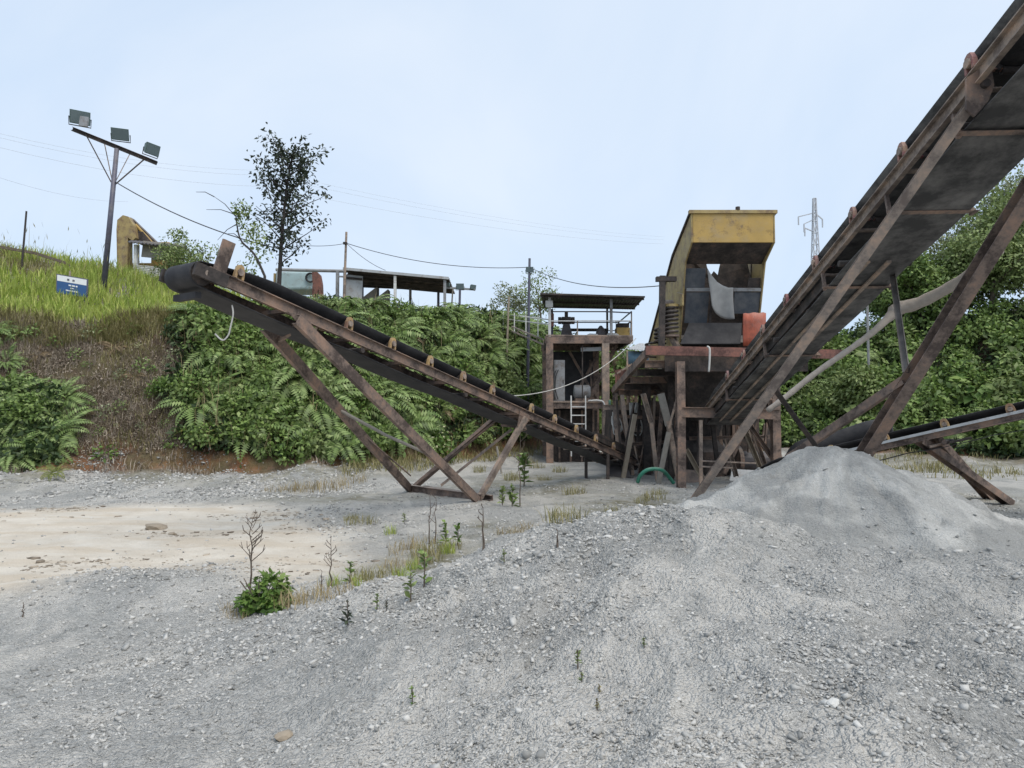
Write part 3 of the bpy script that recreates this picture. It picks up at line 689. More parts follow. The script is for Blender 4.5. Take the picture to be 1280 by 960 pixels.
a = p3(1.2, 0, -.1); MB().channel(a, down(a.x, a.y + .2), .1, .14).build('leg', M['rust_steel'], c3)
a = p3(1.2, .95, -.1); MB().channel(a, down(a.x, a.y + .2), .1, .14).build('leg', M['rust_steel'], c3)
a = p3(7.6, .95, -.1); MB().channel(a, down(a.x, a.y + .2), .1, .14).build('leg', M['rust_steel'], c3)
prop(MB().tube(spline([at(985, 592, 18.6), at(1000, 563, 18.4), at(1040, 553, 18.0), at(1085, 538, 17.6), at(1115, 534, 17.3)], 5), .24, 12).build('rubber_tube', M['black_rubber'], None, True),
     'thick black rubber tube lying behind the low right hand conveyor', 'tube')

# ------------------------------------------------------------------ screen support frame
sf = root('support_frame', (6.5, 22, 0), 'heavy rusted steel frame of posts and braces carrying the yellow screen', 'steel frame')
def sfb(a, b, w, h=None, nm='brace', m='rust_steel', kind='channel'):
    f = MB(); (f.ibeam if kind == 'i' else f.channel if kind == 'channel' else f.bar)(V(a), V(b), w, h or w); return f.build(nm, M[m], sf)
zd = at(860, 437, 20).z; xl, xr, yf, yb = 3.98, 9.75, 20.0, 26.2
MB().bar(at(807, 438, 20.05), at(1052, 443, 20.05), .12, .27).build('deck_beam', M['red_steel'], sf)
MB().bar(at(807, 441, 20.05) + V((.06, .1, 0)), at(767, 488, 26.2), .12, .24).build('deck_beam', M['rust_steel'], sf)
MB().ibeam(V((8.3, 20.2, zd - .1)), V((8.3, 26.2, 3.1)), .16, .28).build('deck_beam', M['rust_steel'], sf)
le0, le1 = at(807, 441, 20.05), at(767, 488, 26.2)
for i, f in enumerate((.1, .3, .5, .7, .9)):
    q = le0.lerp(le1, f) + V((.1, 0, -.2))
    MB().ibeam(q, V((8.3, q.y, q.z)), .16, .22).build('cross_beam', M['dark_steel' if i % 2 else 'rust_steel'], sf)
    q2 = q + V((0, .55, -.12)); MB().slab([q + V((-.1, .1, .12)), q + V((1.5, .1, .12)), q + V((1.5, 1.1, -.02)), q + V((-.1, 1.1, -.02))], .04).build('deck_plank', M['grey_timber' if i == 1 else 'timber' if i == 3 else 'dark_steel'], sf)
def post(px, py0, py1, y, w=.2, m='rust_steel', kind='i', nm='post'):
    b = at(px, py1, y); t_ = at(px, py0, y); g_ = down(b.x, b.y)
    f = MB(); (f.ibeam if kind == 'i' else f.bar)(t_, V((t_.x, y, g_.z - .05)), w, w, (0, 1, 0)); return f.build(nm, M[m], sf)
post(850, 452, 607, 20.2, .24)
post(968, 452, 575, 20.4, .24)
post(808, 482, 600, 24.2, .26, 'dark_steel'); post(905, 470, 590, 25.5, .24, 'dark_steel')
post(838, 470, 600, 22.2, .16, 'dark_steel'); post(960, 460, 575, 25.0, .24, 'dark_steel')
sfb(at(804, 492, 21.8), at(814, 528, 21.8), .13, .15, m='pale_steel'); sfb(at(814, 528, 21.8), down(*at(822, 603, 21.8).xy), .11, .13, m='pale_steel')
sfb(at(826, 492, 21.2), at(836, 532, 21.2), .15, .2, m='grey_timber', kind='bar'); sfb(at(835, 526, 21.2), down(*at(849, 600, 21.2).xy), .14, .16, m='pale_steel')
sfb(at(846, 498, 21.0), at(836, 535, 21.0), .05, .06, m='pale_steel'); sfb(at(836, 540, 21.1), down(*at(823, 608, 21.1).xy), .12, .14, m='grey_timber')
MB().ibeam(at(853, 515, 20.1), at(975, 518, 20.1), .16, .30).build('cross_beam', M['rust_steel'], sf)
sfb(at(876, 525, 19.9), down(*at(876, 601, 19.9).xy), .09, m='pale_steel', nm='post')
sfb(at(876, 576, 19.7), at(945, 579, 19.7), .04, m='pale_steel', nm='rail', kind='bar'); sfb(at(876, 583, 19.7), at(916, 585, 19.7), .04, m='pale_steel', nm='rail', kind='bar')
for a, b, y0, m in (((930, 522), (985, 577), 20.6, 'rust_steel'), ((938, 530), (962, 578), 21, 'pale_steel'), ((926, 525), (955, 560), 21.3, 'timber'), ((908, 548), (920, 575), 21.5, 'pale_steel'),
                    ((858, 562), (878, 592), 20.8, 'timber'), ((955, 495), (978, 570), 22, 'rust_steel'), ((890, 525), (898, 590), 23, 'dark_steel'), ((862, 480), (830, 560), 23, 'dark_steel'), ((945, 505), (905, 585), 22.6, 'rust_steel')):
    q = at(*b, y0); g_ = down(q.x, q.y); q.z = max(g_.z, min(q.z, g_.z + .2)); sfb(at(*a, y0), q, .13, .13, m=m)
MB().box((4.6, 20.4, zd - .62), (8.9, 20.44, zd + .1)).build('shade_plate', M['dark_steel'], sf)  # dark sheet added as the shade behind the deck beam
# posts standing on the deck
MB().bar(at(828, 345, 21), at(827, 436, 21), .17).build('post', M['dark_steel'], sf)
MB().bar(at(820, 349, 21), at(845, 349, 21), .2, .14).build('post_head', M['dark_steel'], sf)
prop(MB().tube(spline([at(884, 433, 19.8), at(887, 436, 19.75), at(887, 450, 19.75), at(886, 465, 19.75)], 4), .03, 6).build('hanging_hose', M['pale_hose'], None, True), 'short pale hose draped over the red deck beam below the yellow screen', 'hose')
# added hopper, a backing mass that keeps it dark under the screen
hp = MB(); z1, z2 = zd - .25, 1.9
top = [V((5.0, 20.6, z1 + .1)), V((8.6, 20.6, z1 + .1)), V((8.6, 25.5, z1 - .5)), V((5.0, 25.5, z1 - .5))]; bot = [V((6.2, 22.2, z2)), V((7.2, 22.2, z2)), V((7.2, 23.6, z2)), V((6.2, 23.6, z2))]
hp.hexa(bot + top); prop(hp.build('shade_hopper', M['dark_steel']), 'dark tapering hopper added as shade under the yellow screen deck', 'hopper')

# ------------------------------------------------------------------ yellow screening machine
sm = root('screening_machine', (6.6, 21, zd), 'yellow box shaped screening machine with a torn rubber curtain on its open front', 'screening machine')
XL, XR = 5.35, 7.86
yH, yT, yB = 20.1, 20.86, 21.7
zT, zHb, zFt, zFb = at(865, 267, yH).z, at(865, 303, yH).z, at(858, 328, yT).z, at(849, 432, yB).z
def side(x, nm, m, o):
    pts = [(yH, zT), (yH, zHb), (yT, zFt), (yB, zFb), (25.6, zFb - .6), (26.4, 4.2), (26.4, 4.8), (22.4, 7.3)]
    P = [V((x, a, b)) for a, b in pts]; P = P if o > 0 else P[::-1]
    return MB().slab(P, .05).build(nm, M[m], sm, bevel=.012)
sL = side(XL, 'side_wall', 'cream_paint', -1); sR = side(XR, 'side_wall', 'cream_paint', 1)
MB().box((XL + .055, yH + .0, zHb), (XR - .055, yH + .05, zT)).build('hood_front', M['yellow_paint'], sm, bevel=.01)
MB().box((XL - .06, yH - .05, zT), (XR + .06, yH + .1, zT + .10)).build('hood_rim', M['cream_paint'], sm)
MB().slab([V((XL + .055, yH + .05, zHb + .03)), V((XL + .055, yT + .25, zFt)), V((XR - .055, yT + .25, zFt)), V((XR - .055, yH + .05, zHb + .03))], .03).build('hood_floor', M['dark_steel'], sm)
MB().cyl(V((6.75, yH, zT + .1)), V((6.75, yH, zT + .2)), .07, 8).build('lifting_lug', M['dark_steel'], sm)
for x in (XL, XR):
    MB().bar(V((x, yH + .05, zT + .03)), V((x, 22.4, 7.38)), .10, .06).build('rim', M['dark_steel'], sm); MB().bar(V((x, 22.4, 7.38)), V((x, 26.4, 4.85)), .10, .06).build('rim', M['dark_steel'], sm)
def fy(z): return yT + (zFt - z) / (zFt - zFb) * (yB - yT)
def fz(py): # height on the front face for a picture row
    for i in range(400):
        z = zFt + (zFb - zFt) * i / 399
        if HZ - (z - CAMZ) / fy(z) * F >= py: return z
    return zFb
def fx(px, z): return (px - 640) / F * fy(z)
def face(px0, py0, px1, py1, off=0.0):
    z0, z1_ = fz(py0), fz(py1); x0, x1 = max(XL + .06, fx(px0, z0)), min(XR - .06, fx(px1, z0))
    return [V((x0, fy(z0) + off, z0)), V((x1, fy(z0) + off, z0)), V((x1, fy(z1_) + off, z1_)), V((x0, fy(z1_) + off, z1_))]
def fpl(nm, m, px0, py0, px1, py1, off, th=.03): return MB().slab(face(px0, py0, px1, py1, off)[::-1], th).build(nm, M[m], sm)
fpl('rubber_panel', 'slate_rubber', 860, 333, 886, 359, .12); fpl('rubber_panel', 'slate_rubber', 860, 364, 889, 403, .06)
fpl('rubber_panel', 'slate_rubber', 921, 364, 957, 391, .06); fpl('rubber_panel', 'dark_steel', 940, 345, 957, 359, .16)
fpl('cross_bar', 'grey_paint', 860, 359, 957, 363, .02, .06)
# ragged inner back plate, sky shows over its torn top
z0 = fz(403); yp = 22.0
prf = [at(px, py, yp) for px, py in ((857, 318), (880, 318), (884, 336), (887, 346), (892, 339), (897, 344), (899, 334), (903, 318), (932, 318), (935, 334), (938, 345), (943, 335), (946, 318), (950, 320), (951, 341), (955, 334), (957, 322))]
prf = [V((min(max(p.x, XL + .06), XR - .06), yp, p.z)) for p in prf]
MB().slab(prf + [V((XR - .06, 22.3, z0 - .4)), V((XL + .06, 22.3, z0 - .4))], .03).build('inner_plate', M['dark_steel'], sm)
MB().box((XL + .06, 21.9, zd - .1), (XR - .06, 21.95, z0 - .1)).build('rear_plate', M['dark_steel'], sm)
MB().slab([V((XL + .06, 22.2, z0 - .2)), V((XR - .06, 22.2, z0 - .2)), V((XR - .06, yB - .25, zFb + .05)), V((XL + .06, yB - .25, zFb + .05))], .03).build('screen_deck', M['dark_steel'], sm)
fpl('inner_rib', 'dark_steel', 890, 375, 893, 404, .03)
# curtain flap, curled
mb = MB(); K = 12; xs_t = [(885, 335), (886, 338), (890, 345), (896, 352), (903, 356), (911, 359), (917, 359)]; xs_b = [(888, 383), (891, 389), (896, 393), (902, 396), (908, 398), (913, 399), (917, 399)]
for j in range(K + 1):
    f = j / K
    for i, ((a, b), (c, d)) in enumerate(zip(xs_t, xs_b)):
        px, py = a + (c - a) * f, b + (d - b) * f; z = fz(py); mb.v.append((fx(px, z), fy(z) - .12 - .10 * math.sin(i * .9 + f * 1.5) * (.4 + f), z))
for j in range(K):
    for i in range(6): o_ = j * 7 + i; mb.f.append((o_, o_ + 1, o_ + 8, o_ + 7))
o = mb.build('curtain_flap', M['flap'], sm, True); md = o.modifiers.new('s', 'SOLIDIFY'); md.thickness = .02
# discharge lip
a, b = at(861, 405, 21.35), at(927, 405, 21.35); c, d = at(925, 431, 20.75), at(850, 431, 20.75)
MB().slab([a, b, c, d], .05).build('discharge_lip', M['black_rubber'], sm); MB().bar(a, b, .06, .06).build('lip_edge', M['rust_steel'], sm)
MB().slab([d, d + V((.06, 0, 0)), a + V((.08, 0, 0)), a], .04).build('lip_side', M['cream_paint'], sm)
# springs on the left side
for (px, py0, py1, y, r_) in ((839, 384, 419, 21.2, .20),):
    pts = []; c = at(px, py1, y); h = at(px, py0, y).z - c.z
    for i in range(7 * 14 + 1): a_ = i / 14 * 2 * math.pi; pts.append(c + V((math.cos(a_) * r_, math.sin(a_) * r_, h * i / 98)))
    MB().tube(pts, .045, 7).build('coil_spring', M['dark_steel'], sm, True)
    MB().cyl(c + V((0, 0, -.06)), c, .26, 14).build('spring_seat', M['rust_steel'], sm); MB().cyl(c + V((0, 0, h)), c + V((0, 0, h + .08)), .24, 14).build('spring_seat', M['cream_paint'], sm)
    MB().bar(c + V((.05, .1, -.06)), V((c.x + .2, y - .1, zd + .1)), .16, .16).build('spring_bracket', M['pale_steel'], sm)
    MB().slab([V((XL - .05, y - .35, c.z + h)), V((XL - .05, y + .4, c.z + h)), V((XL - .05, y + .4, c.z + h + .55)), V((XL - .05, y - .35, c.z + h + .35))], .05).build('spring_housing', M['cream_paint'], sm)
for y, z in ((23.2, 4.55), (24.8, 4.2)):
    MB().tube([V((XL - .28 + .18 * math.cos(i * .45), y + .18 * math.sin(i * .45), z + i * .0095)) for i in range(60)], .04, 6).build('coil_spring', M['dark_steel'], sm, True)
MB().cyl(V((XL - .35, 22.6, 5.6)), V((XL + .0, 22.6, 5.6)), .34, 20).build('drive_pulley', M['rust_steel'], sm)
# orange drum sheet by the right corner
mb = MB(); zc0, zc1 = at(940, 432, 20.2).z, at(940, 391, 20.2).z
for j in range(5):
    for i in range(17):
        a_ = math.pi * (1.1 + .8 * i / 16); r_ = .355 + .012 * math.sin(i * 1.9 + j * .7); mb.v.append((at(942, 410, 20.35).x + math.cos(a_) * r_, 20.35 + math.sin(a_) * r_ * .35 - .05 * j / 4, zc0 + (zc1 - zc0) * j / 4 + .03 * (i / 16 - .5) + (.012 * math.sin(i * 1.1) if j == 4 else 0)))
for j in range(4):
    for i in range(16): o_ = j * 17 + i; mb.f.append((o_, o_ + 1, o_ + 18, o_ + 17))
o = mb.build('orange_guard', M['orange_paint'], None, True); md = o.modifiers.new('s', 'SOLIDIFY'); md.thickness = .015
prop(o, 'curved bright orange sheet guard beside the yellow screen', 'sheet guard')

# ------------------------------------------------------------------ control tower
tw = root('control_tower', (2.8, 29.5, 0), 'two storey steel tower with a flat roof and railed top deck', 'tower')
def twb(a, b, w, h=None, nm='post', m='rust_steel', kind='bar'):
    f = MB(); getattr(f, kind)(V(a), V(b), w, h or w); return f.build(nm, M[m], tw)
yF, yR = 29.0, 32.5
zU = at(700, 425, yF).z; zL = at(700, 507, yF).z; xL_, xR_ = at(687, 500, yF).x, at(757, 500, yF).x; xE = at(791, 420, yF).x
for x, y in ((xL_, yF), (xR_, yF), (xL_, yR), (xR_, yR)):
    twb((x, y, float(surf(x, y)) - .1), (x, y, zU - .15), .30, nm='post', m='pale_steel' if (x, y) == (xR_, yF) else 'rust_steel', kind='ibeam')
for y in (yF, yR): twb((xL_ - .2, y, zU), (xE, y, zU), .14, .30, 'deck_beam', 'rust_steel')
for x in (xL_, xR_, xE - .1): twb((x, yF, zU + .0), (x, yR, zU + .0), .12, .24, 'deck_beam', 'dark_steel')
MB().box((xL_ - .1, yF + .08, zU + .15), (xE, yR, zU + .19)).build('top_deck', M['dark_steel'], tw)
twb((xL_ - .15, yF - .02, zU + .2), (xE, yF - .02, zU + .17), .1, .05, 'deck_edge', 'pale_steel')
for y in (yF, yR): twb((xL_, y, zL), (xR_, y, zL), .12, .25, 'floor_beam', 'rust_steel')
MB().box((xL_, yF + .07, zL + .13), (xR_, yR, zL + .18)).build('lower_deck', M['pale_steel'], tw)
twb((xL_ + .1, yF - .08, zL + .17), (xR_ - .1, yF - .08, zL + .17), .08, .06, 'deck_edge', 'pale_steel')
zR = at(700, 368, 28.4).z
rf_ = [at(675, 367, 28.4), at(806, 371, 28.4), at(793, 385, 33.2), at(680, 383, 33.2)]
ro = corrugated(rf_[0], rf_[1], rf_[3], 34, .022, 4).build('roof', M['dark_sheet'], tw); md = ro.modifiers.new('s', 'SOLIDIFY'); md.thickness = .012
for f in (.06, .5, .92): MB().bar(rf_[0].lerp(rf_[3], f) - V((0, 0, .07)), rf_[1].lerp(rf_[2], f) - V((0, 0, .07)), .05, .08).build('purlin', M['dark_steel'], tw)
MB().bar(rf_[0] + V((0, -.03, -.01)), rf_[1] + V((0, -.03, -.01)), .03, .07).build('roof_edge', M['dark_steel'], tw)
for px, y, m in ((687, yF, 'white_paint'), (764, yF, 'grey_paint'), (759, yR, 'dark_steel'), (690, yR, 'pole_paint')):
    q = at(px, 400, y); twb((q.x, y, zU), (q.x, y, zR + .0), .11 if m != 'dark_steel' else .09, nm='roof_post', m=m)
twb(at(682, 380, yF - .1), at(691, 380, yF - .1), .12, .28, 'junction_box', 'white_paint'); 
twb(at(690, 392, yF + .2), at(690, 408, yF + .2), .16, .1, 'fire_box', 'red_steel')
rz = [zU + .2 + .62, zU + .2 + 1.02]
for i, z in enumerate(rz):
    twb((xL_, yF, z), (xE - .05 if i == 0 else xR_ + .1, yF, z), .045, nm='rail', m='white_paint' if i == 0 else 'dark_steel')
    twb((xL_, yR, z), (xE - .05, yR, z), .045, nm='rail', m='dark_steel'); twb((xE - .05, yF, z), (xE - .05, yR, z), .045, nm='rail', m='pole_paint')
twb((xR_, yF, rz[1]), (xE - .05, yF, rz[1] - .05), .05, nm='rail', m='pole_paint')
for x in (xL_ + 1.2, xE - .05): twb((x, yF, zU + .15), (x, yF, rz[1] if x > 3 else rz[0]), .05, nm='rail_post', m='pale_steel')
twb((xE - .05, yR, zU + .15), (xE - .05, yR, rz[1]), .05, nm='rail_post', m='pole_paint')
# ladder
lx0, lx1 = at(714, 520, yF - .3).x, at(732, 520, yF - .3).x
la = MB(); zb = float(surf(lx0, yF - .3))
for x in (lx0, lx1): la.bar((x, yF - .3, zb + .3), (x, yF - .3, zL + .42), .05)
lo = la.build('ladder', M['white_paint'], tw)
for k in range(6): z = zL - .05 - k * .36; MB().bar((lx0, yF - .3, z), (lx1, yF - .3, z), .045).build('rung', M['white_paint'], lo) if z > zb + .3 else None
# inner stair from the lower to the top deck
a, b = V((at(735, 500, 31).x, 31, zL + .2)), V((at(765, 440, 31).x + .2, 31, zU))
st = MB(); st.bar(a + V((0, -.3, 0)), b + V((0, -.3, 0)), .05, .14); st.bar(a + V((0, .3, 0)), b + V((0, .3, 0)), .05, .14); so = st.build('stair', M['rust_steel'], tw)
for k in range(9): q = a.lerp(b, (k + .5) / 9); MB().box((q.x - .11, q.y - .29, q.z - .015), (q.x + .11, q.y + .29, q.z + .015)).build('tread', M['pale_steel'], so)
MB().tube(spline([at(735, 501, 28.8), at(752, 501, 28.8), at(758, 510, 28.8), at(778, 541, 28.6)], 3), .035, 8).build('handrail', M['white_paint'], tw, True)
twb((xL_ + .1, yR - .1, zL + .2), (xR_, yR - .1, zL + .2), .05, 1.6, 'back_panel', 'dark_steel'); 
MB().box((xL_ + .15, yR - .3, zL + .25), (xR_ - .15, yR - .26, zU - .2)).build('shade_wall', M['black_rubber'], tw)  # black sheet added as the dark of the tower interior
twb(at(728, 432, 29.1), at(728, 500, 29.1), .05, nm='pipe', m='dark_steel')
twb(at(726, 437, 29.4), at(756, 436, 29.4), .1, .16, nm='lamp_tray', m='zinc')
def tobj(nm, mb, m, label, c): return prop(mb.build(nm, M[m]) if isinstance(mb, MB) else mb, label, c)
q = at(693, 501, 29.3); q2 = at(706, 450, 29.3)
cb = root('electric_cabinet', (q.x, 29.5, zL + .18), 'tall pale grey electric cabinet on the lower tower deck', 'cabinet')
MB().box((q.x, 29.3, zL + .185), (q2.x, 29.7, q2.z)).build('body', M['grey_paint'], cb, bevel=.01); MB().box((q.x + .03, 29.285, zL + .25), (q2.x - .03, 29.3, q2.z - .05)).build('door', M['grey_paint'], cb)
MB().box((q2.x - .09, 29.26, zL + .95), (q2.x - .06, 29.285, zL + 1.1)).build('handle', M['dark_steel'], cb)
for i, (dx, c_) in enumerate(((690, 'black_wire'), (692.5, 'black_wire'), (695, 'black_wire'))):
    prop(MB().tube(spline([at(dx + 3, 462, 29.2), at(dx, 470, 29.2), at(dx - 1, 485, 29.2), at(dx + .5 + i, 499, 29.2)], 4), .025, 6).build('cable', M[c_], None, True), 'black cable hanging in a bundle before the grey cabinet', 'cable', 'cables before the electric cabinet')
q = at(727, 499, 29.9); bo = root('electric_motor', (q.x, 29.9, zL + .18), 'round topped grey motor on the lower tower deck', 'motor')
MB().tube([V((q.x - .35, 29.9, zL + .62)), V((q.x - .3, 29.9, zL + .62)), V((q.x + .3, 29.9, zL + .62)), V((q.x + .38, 29.9, zL + .62))], [.2, .30, .30, .22], 18).build('housing', M['grey_paint'], bo, True)
MB().box((q.x - .3, 29.6, zL + .185), (q.x + .3, 30.2, zL + .32)).build('base', M['rust_steel'], bo)
# things on the top deck
q = at(708, 424, 30); zt = zU + .19
gr = root('bench_grinder', (q.x, 30, zt), 'dark twin headed grinder on a tapering grey pedestal on the top deck', 'grinder')
MB().prof((q.x, 30, zt), (q.x, 30, zt + .7), [(-.25, -.2), (.25, -.2), (.25, .2), (-.25, .2)]).build('pedestal_foot', M['grey_paint'], gr) if 0 else None
MB().hexa([(q.x - .27, 29.8, zt), (q.x + .27, 29.8, zt), (q.x + .27, 30.2, zt), (q.x - .27, 30.2, zt), (q.x - .14, 29.9, zt + .62), (q.x + .14, 29.9, zt + .62), (q.x + .14, 30.1, zt + .62), (q.x - .14, 30.1, zt + .62)]).build('pedestal', M['dark_sheet'], gr)
MB().tube([(q.x - .2, 30, zt + .78), (q.x + .2, 30, zt + .78)], .17, 14).build('motor_body', M['dark_steel'], gr)
for s in (-1, 1): MB().cyl((q.x + s * .22, 30, zt + .78), (q.x + s * .36, 30, zt + .78), .16, 16).build('wheel_guard', M['dark_steel'], gr)
MB().cyl((q.x, 30, zt + .9), (q.x, 30, zt + 1.18), .08, 10).build('lamp', M['dark_steel'], gr)
q = at(778, 420, 29.8); ge = root('generator', (q.x, 29.8, zt), 'small yellow generator with a black top at the right end of the tower deck', 'generator')
MB().box((q.x - .3, 29.55, zt), (q.x + .3, 30.05, zt + .42)).build('body', M['yellow_paint'], ge, bevel=.03); MB().box((q.x - .26, 29.6, zt + .423), (q.x + .28, 30.0, zt + .62)).build('engine', M['dark_steel'], ge, bevel=.04)
MB().tube([(q.x - .32, 29.53, zt + .02), (q.x - .32, 29.53, zt + .68), (q.x + .32, 29.53, zt + .68), (q.x + .32, 29.53, zt + .02)], .02, 6).build('frame', M['dark_steel'], ge)
q = at(751, 420, 29.6); prop(MB().tube([(q.x, 29.6, zt), (q.x, 29.6, zt + .2), (q.x, 29.6, zt + .36), (q.x, 29.6, zt + .5)], [.2, .22, .16, .05], 10).build('sack', M['dark_sheet']), 'dark slumped sack standing on the tower deck beside the rail post', 'sack')
for (px, w, h, lb) in ((742, .55, .13, 'flat white bag lying left of the rail post on the tower deck'), (766, .5, .16, 'white bundle lying next to the yellow generator')):
    q = at(px, 421, 29.5); prop(MB().tube([(q.x - w / 2, 29.5, zt + h * .5), (q.x - w * .3, 29.5, zt + h * .6), (q.x + w * .3, 29.5, zt + h * .55), (q.x + w / 2, 29.5, zt + h * .4)], [h * .3, h * .55, h * .5, h * .25], 9).build('bag', M['cloth'], None, True), lb, 'bag')
q = at(735, 412, 31); tb = root('work_bench', (q.x, 31, zt), 'low dark work bench along the back of the tower deck', 'bench')
MB().box((q.x - .9, 30.7, zt + .45), (q.x + .9, 31.3, zt + .52)).build('bench_top', M['dark_steel'], tb)
for sx in (-.8, .8):
    for sy in (30.75, 31.25): MB().bar((q.x + sx, sy, zt), (q.x + sx, sy, zt + .45), .06).build('leg', M['dark_steel'], tb)

# ------------------------------------------------------------------ crusher and clutter between tower and screen
q = at(782, 560, 26.8); zg_ = float(surf(q.x, 26.8))
cr = root('jaw_crusher', (q.x, 26.8, zg_), 'dark jaw crusher with a flywheel between the tower and the screen frame', 'crusher')
MB().hexa([(q.x - .7, 26.4, zg_), (q.x + .75, 26.4, zg_), (q.x + .75, 28.4, zg_), (q.x - .7, 28.4, zg_), (q.x - .55, 26.6, zg_ + 2.3), (q.x + .9, 26.6, zg_ + 2.3), (q.x + .9, 28.4, zg_ + 2.3), (q.x - .55, 28.4, zg_ + 2.3)]).build('body', M['dark_steel'], cr, bevel=.03)
fw = MB().cyl((q.x + .2, 26.2, zg_ + 1.0), (q.x + .2, 26.38, zg_ + 1.0), .62, 28).build('flywheel', M['dark_steel'], cr); MB().tube([(q.x + .2 + .6 * math.cos(i * math.pi / 16), 26.19, zg_ + 1.0 + .6 * math.sin(i * math.pi / 16)) for i in range(33)], .05, 6).build('rim', M['rust_steel'], fw)
for k in range(3): MB().bar((q.x - .6 + k * .45, 26.45, zg_ + .3), (q.x - .5 + k * .45, 26.5, zg_ + 2.2), .08, .12).build('rib', M['rust_steel'], cr)
MB().ibeam((q.x - .9, 26.3, zg_ + 2.35), (q.x + 1.1, 26.3, zg_ + 2.35), .14, .2).build('top_beam', M['pale_steel'], cr)
MB().bar((q.x - .55, 26.2, zg_ + 1.55), (q.x + .7, 26.2, zg_ + 1.5), .1, .22).build('guard_plate', M['pale_steel'], cr)
pf = root('pump_frame', (at(778, 480, 27).x, 27, zg_), 'red steel platform with rails beside the right tower post', 'platform')
zp = at(778, 487, 27).z
MB().bar(at(765, 488, 27), at(800, 486, 27), .5, .12).build('floor', M['red_steel'], pf)
for px in (770, 777, 786): MB().bar(at(px, 488, 26.8), at(px, 463, 26.8), .06).build('post', M['red_steel'], pf)
MB().bar(at(766, 470, 26.8), at(790, 455, 26.8), .06).build('rail', M['pale_steel'], pf); MB().box(tuple(at(772, 482, 27.2)), tuple(at(790, 462, 27.2) + V((0, .5, 0)))).build('side_sheet', M['red_steel'], pf)
for px in (768, 795): MB().bar(at(px, 490, 27), down(*at(px, 560, 27).xy), .12).build('leg', M['rust_steel'], pf)
q = at(797, 448, 27.5); bd = root('water_drum', (q.x, 27.5, q.z), 'pale blue water drum on a stand behind the left end of the deck', 'drum')
MB().tube([(q.x - .42, 27.5, q.z), (q.x - .38, 27.5, q.z), (q.x + .38, 27.5, q.z), (q.x + .42, 27.5, q.z)], [.22, .3, .3, .22], 16).build('body', M['blue_paint'], bd, True)
for s in (-.2, .2): MB().cyl((q.x + s - .02, 27.5, q.z), (q.x + s + .02, 27.5, q.z), .315, 16).build('hoop', M['blue_paint'], bd)
for s in (-.35, .35): MB().bar((q.x + s, 27.5, q.z - .25), down(q.x + s, 27.5), .08).build('leg', M['rust_steel'], bd)
MB().bar((q.x - .45, 27.5, q.z - .28), (q.x + .45, 27.5, q.z - .28), .5, .06).build('shelf', M['rust_steel'], bd)
sh = corrugated(at(783, 436, 27), at(815, 439, 27), at(800, 429, 29.5), 10, .02, 2).build('roof_sheet', M['zinc']); md = sh.modifiers.new('s', 'SOLIDIFY'); md.thickness = .01
prop(sh, 'loose corrugated zinc sheet over the pale blue drum', 'roof sheet')
for i, px in enumerate((784, 812)): MB().bar(at(px, 438, 27.05), down(*at(px, 500, 27.05).xy), .06).build('post', M['pale_steel'], sh)
for i, (px, w, h, lb) in enumerate(((789, .18, .62, 'white cloth strip hanging above the crusher'), (795, .16, .4, 'short white cloth hanging right of the longer strip'))):
    a = at(px, 503, 26.2); mb = MB()
    for j in range(6):
        for k in range(4): mb.v.append((a.x + (k / 3 - .5) * w * (1 - .3 * j / 5) + .02 * math.sin(j), 26.2 + .04 * math.sin(k * 2 + j), a.z - h * j / 5))
    for j in range(5):
        for k in range(3): o_ = j * 4 + k; mb.f.append((o_, o_ + 1, o_ + 5, o_ + 4))
    o = mb.build('hanging_cloth', M['cloth'], None, True); md = o.modifiers.new('s', 'SOLIDIFY'); md.thickness = .01; prop(o, lb, 'cloth')
prop(MB().tube(spline([at(797, 603, 20.9), at(800, 595, 20.8), at(808, 588, 20.7), at(818, 586, 20.7), at(828, 588, 20.7), at(836, 596, 20.9), at(842, 604, 21)], 5), .058, 10).build('green_hose', M['green_paint'], None, True), 'thick green hose arched over the ground at the frame posts', 'hose')
prop(MB().tube(spline([at(762, 500, 28.6), at(762, 520, 28.6), at(760, 541, 28.6)], 3), .05, 8).build('green_pipe', M['green_paint'], None, True), 'straight green pipe standing along the right tower post', 'pipe')
for i, (a, b, c, lb) in enumerate((((766, 525), (768, 543), (777, 535), 'pale hose hanging in the widest loop below the handrail'), ((765, 530), (772, 541), (778, 536), 'pale hose hanging in the narrow loop below the handrail'), ((788, 538), (798, 545), (803, 537), 'pale hose curled in front of the crusher'))):
    prop(MB().tube(spline([at(*a, 26.1) + V((0, 0, .3)), at(*a, 26.1), at(*b, 26.0), at(*c, 26.1), at(c[0] - 2, c[1] - 12, 26.1)], 5), .022, 6).build('hose', M['pale_hose'], None, True), lb, 'hose')
random.seed(3)
scr = [((768, 512), (772, 560), 'pale_steel'), ((776, 500), (781, 530), 'rust_steel'), ((790, 540), (800, 575), 'pale_steel'), ((765, 555), (772, 590), 'rust_steel'), ((800, 490), (797, 560), 'dark_steel'), ((784, 552), (792, 600), 'dark_steel')]
for a, b, m in scr:
    q = at(*b, 25.7); q = down(q.x, q.y) if b[1] > 570 else q
    MB().bar(at(*a, 25.9), q, .1, .07).build('strut', M[m], cr)
q = hit(798, 585); prop(MB().slab([V((q.x - .1, q.y, q.z)), V((q.x + .25, q.y, q.z)), V((q.x + .1, q.y + .1, q.z + .55)), V((q.x - .15, q.y + .05, q.z + .5))], .03).build('scrap_plate', M['zinc']), 'bright scrap plate leaning at the foot of the crusher', 'plate')
